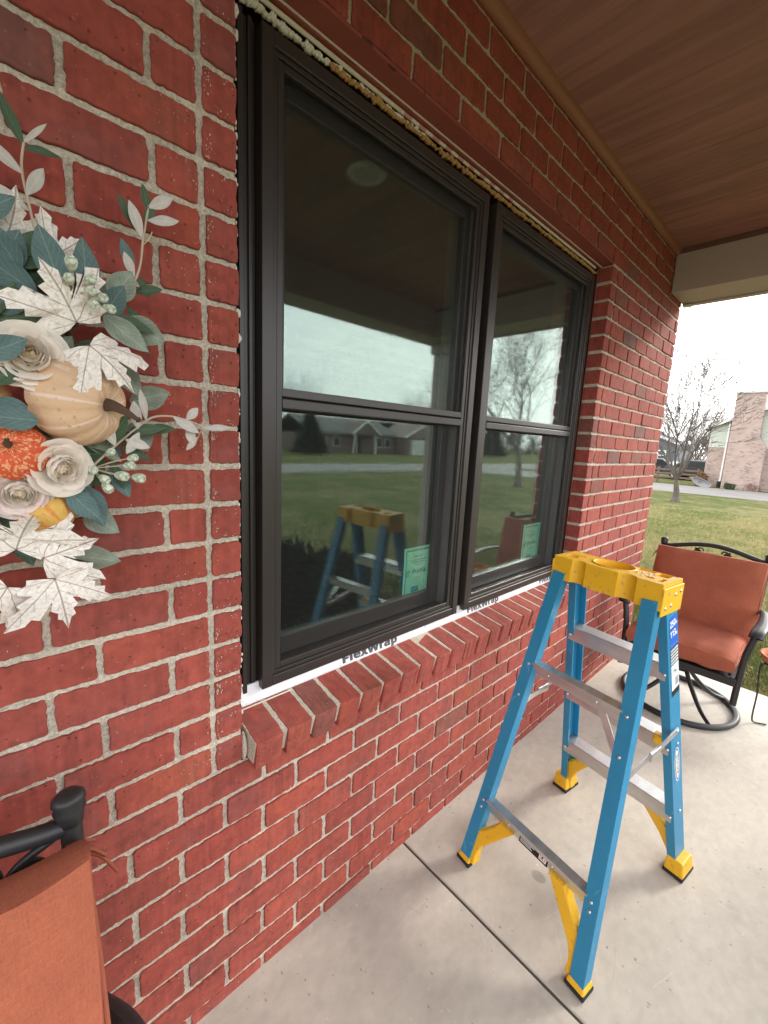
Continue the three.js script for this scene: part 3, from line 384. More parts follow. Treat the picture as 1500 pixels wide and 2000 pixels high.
// ---------------------------------------------------------------- the stepladder (local x: from its back legs to its steps, z: across)
{
  const L = thing('stepladder', 'open blue fibreglass stepladder with yellow cap standing before the window', 'ladder', [0.88, 0, 0.457], -0.149);
  const TOP = 1.06, fa = (y) => 0.325 - 0.275 * y / TOP, fb = (y) => 0.23 - 0.075 * y / TOP, ra = (y) => -0.32 + 0.26 * y / TOP, rb = (y) => 0.218 - 0.073 * y / TOP;
  const C = (h, f, t) => [[-h, 0], [h, 0], [h, f], [h - t, f], [h - t, t], [-h + t, t], [-h + t, f], [-h, f]];
  const rails = {};
  for (const s of [1, -1]) {
    { const a = [fa(0.035), 0.035, s * fb(0.035)], b = [fa(1.075), 1.075, s * fb(1.075)], d = v3(b[0] - a[0], b[1] - a[1], b[2] - a[2]).normalize(), U = v3(1, 0, 0).addScaledVector(d, -d.x).normalize(), V = v3(0, 0, -s).addScaledVector(d, d.z * s).addScaledVector(U, U.z * s).normalize();
      rails[s] = { U, V }; put('front_rail', bar(C(0.036, 0.027, 0.005), a, b, U.toArray(), V.toArray()), M.blue, L); }
    { const a = [ra(0.022), 0.022, s * rb(0.022)], b = [ra(1.075), 1.075, s * rb(1.075)], d = v3(b[0] - a[0], b[1] - a[1], b[2] - a[2]).normalize(), V = v3(1, 0, 0).addScaledVector(d, -d.x).normalize(), U = d.clone().cross(V).normalize();
      const o = V.clone().multiplyScalar(-0.016); put('rear_rail', bar(C(0.0205, 0.038, 0.0045), v3(...a).add(o).toArray(), v3(...b).add(o).toArray(), U.toArray(), V.toArray()), M.blue, L); }
  }
  const fpt = (s, y, u, v) => v3(fa(y), y, s * fb(y)).addScaledVector(rails[s].U, u).addScaledVector(rails[s].V, v);
  const rivet = (x, y, z, nx, ny, nz, r = 0.0065) => { const g = new THREE.SphereGeometry(r, 10, 6); g.scale(1, 1, 0.5); g.applyQuaternion(new THREE.Quaternion().setFromUnitVectors(v3(0, 0, 1), v3(nx, ny, nz).normalize())); g.translate(x, y, z); put('rivet', g, M.rivet, L); };
  // three ridged treads between the front rails
  for (const y of [0.28, 0.56, 0.84]) {
    const a = fa(y), b = fb(y) - 0.006, prof = [[-0.0305, -0.050], [-0.0265, -0.050], [-0.0265, -0.005]];
    prof.push([0.0265, -0.005], [0.0265, -0.026], [0.0305, -0.026], [0.0305, 0]);
    for (let i = 7; i >= 0; i--) { const u = -0.029 + i * 0.0075; prof.push([u + 0.0055, 0], [u + 0.0045, 0.0034], [u + 0.0010, 0.0034], [u, 0]); } prof.push([-0.0305, 0]);
    const st = put('step', bar(prof, [a, y, -b], [a, y, b], [1, 0, 0], [0, 1, 0]), M.alu, L);
    if (y === 0.56) { put('end_cap', box(a - 0.034, a - 0.006, y - 0.030, y + 0.0055, b - 0.050, b - 0.020, 0.004), M.yellow, st); put('end_cap', box(a - 0.035, a - 0.030, y - 0.012, y + 0.0055, -b + 0.010, -b + 0.045, 0.002), M.yellow, st); }
    for (const s of [1, -1]) { const p = fpt(s, y - 0.02, -0.036, 0.013); rivet(p.x - 0.001, p.y, p.z, -1, 0.25, 0); const q = fpt(s, y - 0.018, 0.008, 0); rivet(q.x, q.y, q.z + s * 0.001, 0, 0, s); }
  }
  // horizontals between the rear rails
  const H = (y, h) => { const b = rb(y) - 0.0155, a = ra(y) - 0.001, prof = [[-0.010, -h], [0.018, -h], [0.018, -h + 0.003], [-0.007, -h + 0.003], [-0.007, h - 0.003], [0.018, h - 0.003], [0.018, h], [-0.010, h]]; const k = put('rear_brace', bar(prof, [a, y, -b], [a, y, b], [0.97, 0.24, 0], [-0.24, 0.97, 0]), M.alu, L); for (const z of [-0.09, 0.075]) rivet(a - 0.0115, y, z, -1, 0.25, 0, 0.005); return k; };
  H(0.745, 0.021); const low = H(0.235, 0.023);
  for (const s of [1, -1]) for (const y of [0.752, 0.640, 0.243, 0.218]) { const z = s * (rb(y) - 0.001); rivet(ra(y) - 0.0168, y, z, -1, 0.25, 0, 0.0055); }
  put('diagonal_brace', bar([[-0.011, -0.0015], [0.011, -0.0015], [0.011, 0.0015], [-0.011, 0.0015]], [ra(0.735) + 0.004, 0.728, 0.085], [ra(0.64) + 0.006, 0.625, rb(0.63) - 0.02], [0.2, 0.62, 0.75], [0.98, -0.2, 0]), M.alu, L);
  // folding spreaders
  for (const s of [1, -1]) {
    const z = s * 0.205, P = [ra(0.575) + 0.020, 0.575], Q = [fa(0.615) - 0.010, 0.612], mid = [mix(P[0], Q[0], 0.52), mix(P[1], Q[1], 0.52) - 0.003], rect = [[-0.010, -0.002], [0.010, -0.002], [0.010, 0.002], [-0.010, 0.002]];
    const zz = s * (Math.max(rb(0.575), fb(0.612)) + 0.006), n = (a, b) => { const l = Math.hypot(b[0] - a[0], b[1] - a[1]); return [-(b[1] - a[1]) / l, (b[0] - a[0]) / l, 0]; };
    const k = put('spreader', [bar(rect, [P[0] - 0.02, P[1], zz], [mid[0] + 0.025, mid[1] + 0.003, zz], n(P, mid), [0, 0, 1]), bar(rect, [mid[0] - 0.03, mid[1], zz + s * 0.0045], [Q[0], Q[1], zz + s * 0.0045], n(mid, Q), [0, 0, 1])], M.alu, L);
    put('hinge_sleeve', box(mid[0] - 0.035, mid[0] + 0.028, mid[1] - 0.014, mid[1] + 0.014, zz - 0.004 + s * 0.003, zz + 0.005 + s * 0.003, 0.002), M.alu, k);
    rivet(P[0] - 0.012, P[1], zz + s * 0.003, 0, 0, s); rivet(Q[0] - 0.008, Q[1], zz + s * 0.007, 0, 0, s);
  }
  // moulded yellow knee braces and shoes
  const knee = (s, A, yTop, off, big) => {
    const o = [[0.070, yTop], [0.124, yTop], [0.145, yTop * 0.86], [0.170, yTop * 0.72], [0.207, yTop * 0.58], [0.214, 0.016], [0.180, 0.016], [0.181, 0.045], [0.178, 0.070], [0.168, 0.092], [0.150, yTop * 0.53], [0.118, yTop * 0.72]].map(([b, y]) => [b + off, y]);
    const g = extrude(o, 0.034, 0.004), p = g.attributes.position; for (let i = 0; i < p.count; i++) { const b = p.getX(i), y = p.getY(i), d = p.getZ(i); p.setXYZ(i, A(y) + d + big, y, s * b); }
    if (s > 0) { /* mirrored by the axis swap: turn the faces round */ const n = g.toNonIndexed(), q = n.attributes.position; for (let i = 0; i < q.count; i += 3) { const a = [q.getX(i), q.getY(i), q.getZ(i)]; q.setXYZ(i, q.getX(i + 2), q.getY(i + 2), q.getZ(i + 2)); q.setXYZ(i + 2, ...a); } n.computeVertexNormals(); put('knee_brace', boxUV(n, 3), M.yellow, L); return; }
    g.computeVertexNormals(); put('knee_brace', boxUV(g, 3), M.yellow, L);
  };
  const shoe = (x, z, w, d, h, lean) => { const g = new RoundedBoxGeometry(d, h, w, 3, 0.006), p = g.attributes.position; for (let i = 0; i < p.count; i++) { const t = (p.getY(i) / h + 0.5), k = 1.12 - 0.2 * t; p.setX(i, p.getX(i) * k - lean * t); p.setZ(i, p.getZ(i) * k); } g.computeVertexNormals(); g.translate(x, h / 2 + 0.012, z); const f = put('foot', boxUV(g, 3), M.yellow, L); put('tread', box(x - d * 0.58, x + d * 0.58, 0.0005, 0.0125, z - w * 0.58, z + w * 0.58, 0.003), M.rubber, f); };
  for (const s of [1, -1]) {
    knee(s, ra, 0.215, -0.002, 0.006); knee(s, fa, 0.245, 0.010, -0.004);
    shoe(ra(0.02) + 0.003, s * (rb(0) - 0.002), 0.050, 0.048, 0.018, -0.004); shoe(fa(0.03), s * (fb(0) - 0.006), 0.056, 0.086, 0.060, 0.012);
  }
  { // cap with its tool tray, slots and pipe notches
    const ev = new Evaluator(); ev.attributes = ['position', 'normal', 'uv']; ev.useGroups = false;
    const B = (g, x, y, z) => { const b = new Brush(g.index ? g : mergeVertices(g)); b.position.set(x, y, z); b.updateMatrixWorld(); return b; };
    const body = new THREE.BoxGeometry(0.132, 0.078, 0.345, 1, 1, 1); { const p = body.attributes.position; for (let i = 0; i < p.count; i++) { const k = p.getY(i) > 0 ? 0.95 : 1.03; p.setX(i, p.getX(i) * k); p.setZ(i, p.getZ(i) * (p.getY(i) > 0 ? 0.985 : 1.0)); } body.computeVertexNormals(); }
    let cap = B(body, 0, 1.092, 0); const sub = (g, x, y, z) => { cap = ev.evaluate(cap, B(g, x, y, z), SUBTRACTION); };
    sub(new THREE.BoxGeometry(0.050, 0.05, 0.325), 0.012, 1.072, 0);                               // hollow underneath
    sub(new THREE.CylinderGeometry(0.046, 0.040, 0.050, 48).scale(1, 1, 1.32), 0.006, 1.124, -0.004);            // round tray
    sub(new THREE.CylinderGeometry(0.030, 0.026, 0.2, 24), -0.079, 1.09, -0.082); sub(new THREE.CylinderGeometry(0.034, 0.030, 0.2, 24), -0.081, 1.09, 0.072);   // notches in the near edge
    sub(new THREE.BoxGeometry(0.036, 0.02, 0.012), -0.022, 1.128, 0.150); sub(new THREE.BoxGeometry(0.040, 0.02, 0.034), 0.034, 1.128, 0.132); sub(new THREE.CylinderGeometry(0.011, 0.011, 0.05, 16), -0.024, 1.124, 0.118); sub(new THREE.BoxGeometry(0.020, 0.02, 0.05), 0.044, 1.128, 0.080);
    sub(new THREE.CylinderGeometry(0.020, 0.018, 0.02, 20), -0.020, 1.128, -0.130); sub(new THREE.BoxGeometry(0.008, 0.012, 0.05), 0.010, 1.128, -0.125); sub(new THREE.BoxGeometry(0.008, 0.012, 0.30), 0.0585, 1.131, 0.01);
    const g = cap.geometry.toNonIndexed(); g.applyMatrix4(cap.matrixWorld); g.computeVertexNormals();
    const k = put('top_cap', boxUV(g, 3), M.yellow, L);
    put('tray_floor', box(-0.05, 0.055, 1.098, 1.104, -0.066, 0.060), M.yellow, k);
    const rim = new THREE.TorusGeometry(0.049, 0.0035, 8, 40); rim.rotateX(Math.PI / 2); rim.scale(1, 1, 1.30); rim.translate(0.006, 1.1305, -0.004); put('tray_rim', rim, M.yellow, k);
    put('end_plate', box(-0.066, 0.066, 1.036, 1.118, 0.1705, 0.1755, 0.002), M.yellow, k); put('end_plate', box(-0.066, 0.066, 1.036, 1.118, -0.1755, -0.1705, 0.002), M.yellow, k);
    for (const [x, y] of [[-0.045, 1.058], [-0.010, 1.062], [0.012, 1.092], [0.045, 1.098]]) for (const s of [1, -1]) rivet(x, y, s * 0.176, 0, 0, s, 0.0055);
    const r = rng(6); for (let i = 0; i < 16; i++) { const q = new THREE.IcosahedronGeometry(0.0015 + r() * 0.002, 0); q.translate(-0.03 + r() * 0.05, 1.1325, 0.055 + r() * 0.06); put('dried_glue', q, M.whiteFoam, k); }
  }
  // printed labels
  const sticker = (name, y0, y1, u0, u1, tex) => { const g = new THREE.PlaneGeometry(1, 1), p = g.attributes.position; for (let i = 0; i < 4; i++) { const q = fpt(1, mix(y0, y1, p.getY(i) + 0.5), mix(u0, u1, p.getX(i) + 0.5), -0.0006); p.setXYZ(i, q.x, q.y, q.z); } g.computeVertexNormals(); put(name, g, std({ map: tex, roughness: 0.35, side: THREE.DoubleSide }), L); };
  sticker('rating_label', 0.735, 1.005, -0.020, 0.033, canvasTexture(192, 768, (c) => {
    c.fillStyle = '#1f63c8'; c.fillRect(0, 0, 192, 768); c.fillStyle = '#f2f4f6'; c.font = 'bold 84px sans-serif'; c.fillText('250', 8, 92); c.font = 'bold 40px sans-serif'; c.fillText('lb', 148, 92); c.font = 'bold 84px sans-serif'; c.fillText('113', 8, 186); c.font = 'bold 36px sans-serif'; c.fillText('kg', 142, 186);
    c.fillStyle = '#e9eef5'; for (let i = 0; i < 3; i++) { c.beginPath(); c.arc(40 + i * 56, 240, 15, 0, 7); c.stroke(); c.fillRect(30 + i * 56, 262, 20, 5); }
    c.fillStyle = '#15181c'; c.fillRect(0, 290, 192, 478); c.fillStyle = '#eceff2'; c.fillRect(6, 460, 180, 250);
    for (let i = 0; i < 5; i++) { c.fillStyle = '#eceff2'; c.fillRect(8, 304 + i * 31, 176, 18); c.fillStyle = '#15181c'; c.fillRect(14, 311 + i * 31, 120 + (i * 37) % 48, 4); }
    c.fillStyle = '#6d7276'; for (let i = 0; i < 9; i++) c.fillRect(16, 474 + i * 12, 150 - (i * 29) % 46, 4); c.fillStyle = '#15181c'; const r = rng(3); for (let x = 96; x < 170;) { const w = 2 + r() * 5; c.fillRect(x, 600, w, 84); x += w + 2 + r() * 4; }
  }));
  sticker('maker_label', 0.395, 0.535, -0.019, 0.021, canvasTexture(128, 448, (c) => {
    c.fillStyle = '#2a78b8'; c.fillRect(0, 0, 128, 448); c.fillStyle = '#f3f3f1'; c.beginPath(); c.ellipse(64, 224, 60, 216, 0, 0, 7); c.fill(); c.fillStyle = '#171a1e'; c.beginPath(); c.ellipse(64, 224, 52, 204, 0, 0, 7); c.fill();
    c.fillStyle = '#f3f3f1'; c.beginPath(); c.ellipse(64, 224, 34, 180, 0, 0, 7); c.fill(); c.save(); c.translate(64, 224); c.rotate(Math.PI / 2); c.fillStyle = '#171a1e'; c.font = 'bold 62px sans-serif'; c.textAlign = 'center'; c.fillText('WERNER', 0, 22); c.restore();
  }));
  { const g = new THREE.PlaneGeometry(0.105, 0.034); const k = put('warning_label', g, std({ roughness: 0.5, map: canvasTexture(384, 128, (c) => { c.fillStyle = '#16181b'; c.fillRect(0, 0, 384, 128); c.fillStyle = '#e8e8e6'; for (let i = 0; i < 6; i++) c.fillRect(14, 16 + i * 17, 200 - (i * 43) % 60, 7); c.fillRect(270, 18, 92, 92); c.strokeStyle = '#c22026'; c.lineWidth = 8; c.strokeRect(284, 34, 60, 60); c.fillStyle = '#16181b'; c.fillRect(300, 50, 24, 34); }) }), L); k.position.set(ra(0.235) - 0.0118, 0.236, 0.01); k.rotation.set(0, -Math.PI / 2, 0, 'YXZ'); k.rotation.x = -0.24; }
}
// ---------------------------------------------------------------- cushioned swivel chairs (local: front +z)
function puff(w, h, d, e = 4, seed = 1) { // stuffed cushion, centred
  const g = new THREE.BoxGeometry(w, h, d, 22, 22, 8), p = g.attributes.position;
  for (let i = 0; i < p.count; i++) {
    let x = p.getX(i) / w * 2, y = p.getY(i) / h * 2, z = p.getZ(i) / d * 2; const k = (1 - 0.88 * Math.abs(x) ** 5) * (1 - 0.88 * Math.abs(y) ** 5), t = Math.abs(z);
    const zz = z * (0.34 + 0.66 * Math.sqrt(Math.max(0.02, k))), pull = 1 - 0.020 * (1 - Math.abs(y)) * (Math.abs(x) > 0.98 ? 1 : 0), wob = (0.045 * Math.sin(x * 4 + seed) * Math.cos(y * 3 + seed * 2) + 0.05 * Math.sin((x + y * 0.4) * 13 + seed) * smooth(0.55, 0.95, Math.max(Math.abs(x), Math.abs(y)))) * t;
    const edge = 1 - 0.018 * t * t; p.setXYZ(i, x * w / 2 * pull * edge, y * h / 2 * edge, (zz + wob) * d / 2);
  }
  g.computeVertexNormals(); return boxUV(g, 3.6, seed * 0.37, seed * 0.11);
}
function welt(cushion, w, h, place, z) { for (const s of [1, -1]) { const pts = [], a = w / 2 - 0.008, b = h / 2 - 0.008, r = 0.03; for (const [cx, cy, t0] of [[a - r, b - r, 0], [-a + r, b - r, 1], [-a + r, -b + r, 2], [a - r, -b + r, 3]]) for (let i = 0; i <= 4; i++) { const t = (t0 + i / 4) * Math.PI / 2; pts.push(place(v3(cx + r * Math.cos(t), cy + r * Math.sin(t), s * z * 0.62))); } put('piping', tube(pts, 0.0045, 120, 6, true), M.fabric, cushion); } }
function makeChair(label, pos, turn) {
  const c = thing('swivel_chair', label, 'chair', pos, turn, 'swivel patio chairs');
  const ring = new THREE.TorusGeometry(0.288, 0.0165, 12, 72); ring.rotateX(Math.PI / 2); ring.translate(0, 0.0168, 0); put('base_ring', ring, M.iron, c);
  for (let i = 0; i < 4; i++) { const a = Math.PI / 4 + i * Math.PI / 2, s = Math.sin(a), k = Math.cos(a); put('base_spoke', tube([[0.288 * s, 0.018, 0.288 * k], [0.20 * s, 0.055, 0.20 * k], [0.10 * s, 0.14, 0.10 * k], [0.03 * s, 0.225, 0.03 * k]], 0.0125, 20, 10), M.iron, c); }
  put('swivel_hub', [rod([0, 0.20, 0], [0, 0.285, 0], 0.034, 0.028, 20), box(-0.09, 0.09, 0.285, 0.300, -0.075, 0.075, 0.004), box(-0.10, -0.06, 0.262, 0.285, 0.02, 0.12, 0.004)], M.iron, c);
  put('seat_frame', [box(-0.255, 0.255, 0.300, 0.345, 0.205, 0.235, 0.008), box(-0.255, 0.255, 0.300, 0.345, -0.235, -0.205, 0.008), box(-0.270, -0.235, 0.300, 0.345, -0.235, 0.235, 0.008), box(0.235, 0.270, 0.300, 0.345, -0.235, 0.235, 0.008), box(-0.235, 0.235, 0.318, 0.330, -0.205, 0.205)], M.iron, c);
  for (const s of [1, -1]) {
    const post = put('back_post', tube([[s * 0.262, 0.30, -0.215], [s * 0.264, 0.50, -0.250], [s * 0.266, 0.72, -0.292], [s * 0.268, 0.905, -0.330]], 0.0145, 24, 10), M.iron, c);
    const fin = new THREE.LatheGeometry([[0.0001, 0.030], [0.012, 0.028], [0.021, 0.021], [0.023, 0.013], [0.019, 0.007], [0.022, 0.001], [0.0185, -0.008], [0.016, -0.024], [0.0001, -0.026]].map((p) => new THREE.Vector2(...p)), 18); fin.rotateX(-0.2); fin.translate(s * 0.268, 0.908, -0.331); put('finial', fin, M.iron, post);
    put('arm_rest', (() => { const pts = [[0.268, 0.602, -0.268], [0.296, 0.620, -0.19], [0.312, 0.628, -0.06], [0.318, 0.622, 0.09], [0.312, 0.612, 0.185], [0.308, 0.588, 0.218]], g = tube(pts.map(([x, y, z]) => [s * x, y, z]), 0.02, 32, 12), p = g.attributes.position, cv = new THREE.CatmullRomCurve3(pts.map(([x, y, z]) => v3(s * x, y, z))); for (let i = 0; i < p.count; i++) { const t = Math.floor(i / 13) / 32, q = cv.getPointAt(Math.min(1, t)), k = 0.85 + 0.5 * smooth(0.25, 0.9, t); p.setXYZ(i, q.x + (p.getX(i) - q.x) * 1.15 * k, q.y + (p.getY(i) - q.y) * 0.55, p.getZ(i)); } g.computeVertexNormals(); return g; })(), M.iron, c);
    put('arm_post', tube([[s * 0.306, 0.602, 0.190], [s * 0.300, 0.560, 0.192], [s * 0.284, 0.480, 0.200], [s * 0.279, 0.400, 0.205], [s * 0.276, 0.320, 0.215], [s * 0.274, 0.205, 0.232]], 0.0155, 28, 10), M.iron, c);
    const ties = []; for (let k = 0; k < 3; k++) ties.push(tube([[s * 0.258, 0.865 - k * 0.006, -0.308], [s * (0.275 + 0.01 * k), 0.872 - k * 0.02, -0.296], [s * (0.292 + 0.012 * k), 0.86 - 0.03 * k, -0.30 + 0.01 * k]], 0.0028, 10, 5)); put('cushion_tie', ties, M.fabric, c);
  }
  const arch = (x) => 0.882 + 0.050 * Math.cos(Math.min(1, Math.abs(x) / 0.262) * Math.PI / 2) ** 1.3; // the rail over the cushion
  const top = []; for (let i = 0; i <= 16; i++) { const x = -0.268 + 0.536 * i / 16; top.push([x, arch(x), -0.328 - 0.004 * Math.cos(x * 6)]); } put('top_rail', tube(top, 0.0145, 60, 10), M.iron, c);
  put('lower_rail', tube([[-0.264, 0.800, -0.309], [0, 0.806, -0.313], [0.264, 0.800, -0.309]], 0.008, 20, 8), M.iron, c);
  // vine scrolls between the rails
  const z = -0.322, vine = [], leaf = (x, y, a, l) => { const o = []; for (let i = 0; i <= 10; i++) { const t = i / 10; o.push([t * l, 0.30 * l * Math.sin(Math.PI * t ** 0.8)]); } for (let i = 9; i > 0; i--) { const t = i / 10; o.push([t * l, -0.30 * l * Math.sin(Math.PI * t ** 0.8)]); } const g = extrude(o, 0.006, 0.0015); g.rotateZ(a); return g.translate(x, y, z); };
  for (const s of [1, -1]) {
    vine.push(tube([[s * 0.02, 0.815, z], [s * 0.05, 0.868, z], [s * 0.10, 0.872, z], [s * 0.135, 0.835, z], [s * 0.175, 0.832, z], [s * 0.205, 0.862, z], [s * 0.245, 0.878, z]], 0.006, 40, 7));
    vine.push(tube([[s * 0.10, 0.870, z], [s * 0.085, 0.895, z], [s * 0.055, 0.905, z], [s * 0.045, 0.888, z]], 0.005, 20, 6));
    vine.push(leaf(s * 0.06, 0.868, s > 0 ? 0.9 : 2.3, 0.05), leaf(s * 0.125, 0.846, s > 0 ? 0.75 : 2.4, 0.055), leaf(s * 0.165, 0.832, s > 0 ? 1.2 : 1.95, 0.05), leaf(s * 0.20, 0.856, s > 0 ? -0.4 : 3.5, 0.045));
  }
  vine.push(leaf(0.0, 0.812, 1.57, 0.062)); put('vine_scroll', vine, M.iron, c);
  const seat = puff(0.515, 0.50, 0.135, 4, 2); seat.rotateX(-Math.PI / 2); seat.translate(0, 0.418, 0.022); welt(put('seat_cushion', seat, M.fabric, c), 0.515, 0.50, (p) => p.applyEuler(new THREE.Euler(-Math.PI / 2, 0, 0)).add(v3(0, 0.418, 0.022)), 0.040);
  const back = puff(0.560, 0.475, 0.130, 4, 5); back.rotateX(-0.20); back.translate(0, 0.660, -0.212); welt(put('back_cushion', back, M.fabric, c), 0.560, 0.475, (p) => p.applyEuler(new THREE.Euler(-0.20, 0, 0)).add(v3(0, 0.660, -0.212)), 0.036);
  return c;
}
makeChair('rust cushioned black swivel chair on the porch end behind the ladder', [2.44, 0, 0.44], -Math.PI / 2);
makeChair('rust cushioned black swivel chair under the wreath, cut off by the picture edge', [-0.768, 0, 0.508], 0.03);
{ // wire plant stand with a clay saucer at the porch edge
  const s = thing('plant_stand', 'thin black wire stand holding a clay saucer at the porch edge', 'plant stand', [2.56, 0, 0.875]);
  const dish = new THREE.LatheGeometry([[0.0001, 0.0], [0.085, 0.0], [0.100, 0.012], [0.110, 0.040], [0.116, 0.046], [0.114, 0.052], [0.104, 0.050], [0.094, 0.018], [0.0001, 0.010]].map((p) => new THREE.Vector2(...p)), 40); dish.translate(0, 0.37, 0); put('saucer', dish, std({ color: lin(0.46, 0.155, 0.07), roughness: 0.85, side: THREE.DoubleSide }), s);
  for (let i = 0; i < 3; i++) { const a = -2.05 + i * 2.094, x = Math.cos(a), z = Math.sin(a); put('leg', tube([[0.080 * x, 0.366, 0.080 * z], [0.105 * x, 0.36, 0.105 * z], [0.100 * x, 0.18, 0.100 * z], [0.096 * x, 0.012, 0.096 * z], [0.088 * x, 0.0065, 0.088 * z], [0.03 * x, 0.0065, 0.03 * z]], 0.0045, 40, 6), M.iron, s); }
  const ring = new THREE.TorusGeometry(0.088, 0.004, 6, 40); ring.rotateX(Math.PI / 2); ring.translate(0, 0.3655, 0); put('hoop', ring, M.iron, s);
}
// ---------------------------------------------------------------- the autumn wreath on the wall
{
  const Wr = thing('wreath', 'autumn wreath of pumpkins, roses and pale leaves on the brick', 'wreath', [-0.62, 1.53, 0.0]), OX = -0.62, OY = 1.53, R = rng(2024);
  const D = THREE.DoubleSide, plain = (r, g, b, rough = 0.75) => std({ color: lin(r, g, b), roughness: rough, side: D });
  const cloth = (r, g, b) => new THREE.MeshPhysicalMaterial({ color: lin(r, g, b), roughness: 1, transmission: 0.4, thickness: 0, side: D });
  const veined = (seed, base, vein, side, blot) => { const W = 128, a = noiseField(W, W, 5, 4, seed, 0.6), b = noiseField(W, W, 40, 2, seed + 1); return std({ roughness: 0.7, side: D, map: colourTexture(W, W, (i, j, k) => { const x = Math.abs(i / W - 0.5), y = j / W, mid = smooth(0.022, 0.008, x), rib = smooth(0.016, 0.004, Math.abs(((y - x * 0.9) * side % 1 + 1) % 1 / side - 0.5 / side)) * 0.5, v = Math.max(mid, rib), s = 0.82 + blot * (a[k] - 0.5) + 0.2 * (b[k] - 0.5); return [0, 1, 2].map((c) => mix(base[c] * s, vein[c], v * 0.6)); }) }); };
  const m = {
    blueGreen: veined(301, [0.105, 0.185, 0.185], [0.25, 0.33, 0.26], 6, 0.35), sage: veined(303, [0.27, 0.32, 0.25], [0.42, 0.48, 0.39], 7, 0.6), olive: veined(305, [0.065, 0.115, 0.060], [0.16, 0.23, 0.13], 5, 0.4),
    pale: veined(307, [0.62, 0.58, 0.53], [0.72, 0.70, 0.66], 1, 0.25), stem: plain(0.50, 0.42, 0.31), vine: plain(0.10, 0.060, 0.036, 0.95), wood: plain(0.085, 0.048, 0.030, 0.9),
    petal: cloth(0.94, 0.88, 0.80), petalPink: cloth(0.94, 0.83, 0.80), petalPeach: cloth(0.95, 0.84, 0.68), sepal: plain(0.17, 0.26, 0.07),
  };
  m.maple = std({ roughness: 0.8, side: D, map: canvasTexture(512, 512, (c) => { // cream cloth leaf printed with brown veins
    c.fillStyle = '#ece6de'; c.fillRect(0, 0, 512, 512); const r = rng(8); for (let i = 0; i < 5200; i++) { c.fillStyle = r() < 0.5 ? 'rgba(150,132,116,.08)' : 'rgba(246,242,236,.16)'; c.beginPath(); c.arc(r() * 512, r() * 512, 1 + r() * 9, 0, 7); c.fill(); }
    for (let i = 0; i < 260; i++) { c.fillStyle = 'rgba(84,66,54,.45)'; c.fillRect(r() * 512, r() * 512, 1.5, 1.5); }
    const P = (x, y) => [256 + x * 256, 512 - (y * 0.8 + 0.15) * 512], vein = (x0, y0, x1, y1, w, n) => { const [a, b] = P(x0, y0), [d, e] = P(x1, y1); c.strokeStyle = 'rgba(112,90,74,' + (0.16 + 0.34 * Math.min(1, w / 6)) + ')'; c.lineWidth = w; c.beginPath(); c.moveTo(a, b); c.quadraticCurveTo((a + d) / 2 + (r() - 0.5) * 14, (b + e) / 2 + (r() - 0.5) * 14, d, e); c.stroke(); for (let i = 1; i <= n; i++) { const t = i / (n + 1), mx = mix(x0, x1, t), my = mix(y0, y1, t), an = Math.atan2(y1 - y0, x1 - x0), l = 0.26 * (1 - t * 0.6); for (const s of [1, -1]) vein(mx, my, mx + Math.cos(an + s * 0.75) * l, my + Math.sin(an + s * 0.75) * l, w * 0.45, n > 2 ? 1 : 0); } };
    vein(0, 0, 0, 0.98, 8, 3); for (const s of [1, -1]) { vein(0, 0, s * 0.84, 0.65, 6, 3); vein(0, 0, s * 0.58, -0.02, 5, 2); }
  }) });
  // a blade l long, half-width w; tip lifted by bend, folded along the rib
  const blade = (l, w, bend, fold, shape = 0.9) => { const g = new THREE.PlaneGeometry(2, 1, 6, 10), p = g.attributes.position, uv = g.attributes.uv; for (let i = 0; i < p.count; i++) { const u = p.getX(i), t = p.getY(i) + 0.5, k = w * Math.sin(Math.PI * Math.min(1, 0.035 + 0.965 * t ** shape)) ** 0.85; uv.setXY(i, 0.5 + u * 0.5 * Math.min(1, k / w), t); p.setXYZ(i, u * k, t * l, fold * k * Math.abs(u) + bend * t * t * l + 0.06 * w * Math.sin(t * 9 + u * 3)); } g.computeVertexNormals(); return g; };
  const HALF = [[0, 1], [0.07, 0.84], [0.15, 0.80], [0.13, 0.68], [0.23, 0.62], [0.17, 0.45], [0.36, 0.55], [0.42, 0.68], [0.52, 0.62], [0.62, 0.71], [0.86, 0.66], [0.76, 0.54], [0.81, 0.44], [0.62, 0.38], [0.65, 0.28], [0.42, 0.20], [0.60, 0.10], [0.63, -0.01], [0.46, -0.04], [0.40, -0.14], [0.16, -0.07]];
  const mapleGeo = (s, cup, seed) => { const r = rng(seed), o = [...HALF, [0, 0.0], ...HALF.slice(1).reverse().map(([x, y]) => [-x, y])].map(([x, y]) => [x * (1 + (r() - 0.5) * 0.06), y * (1 + (r() - 0.5) * 0.05)]); const pts = o.map((q) => new THREE.Vector2(...q)), c = new THREE.Vector2(0, 0.24), n = pts.length, ringAt = (k) => pts.map((p) => c.clone().lerp(p, k)), rings = [ringAt(0.3), ringAt(0.55), ringAt(0.8), pts];
    const P = [], U = [], curl = (r() < 0.65 ? -1 : 1) * cup * (0.55 + r() * 0.5), tw = (r() - 0.5) * 0.7, side = (r() - 0.5) * 0.5, z = (x, y) => { const dx = x - c.x, dy = y - c.y, q = Math.hypot(dx, dy), t = Math.atan2(dy, dx); return curl * q * q * 0.75 + 0.055 * q * Math.cos(5 * (t - Math.PI / 2)) * 2 + tw * dx * dy + side * dx * Math.abs(dx) + 0.05 * q * Math.sin(t * 11 + seed); }, add = (...q) => q.forEach((v) => { P.push(v.x * s, v.y * s, z(v.x, v.y) * s); U.push(v.x * 0.5 + 0.5, v.y * 0.8 + 0.15); });
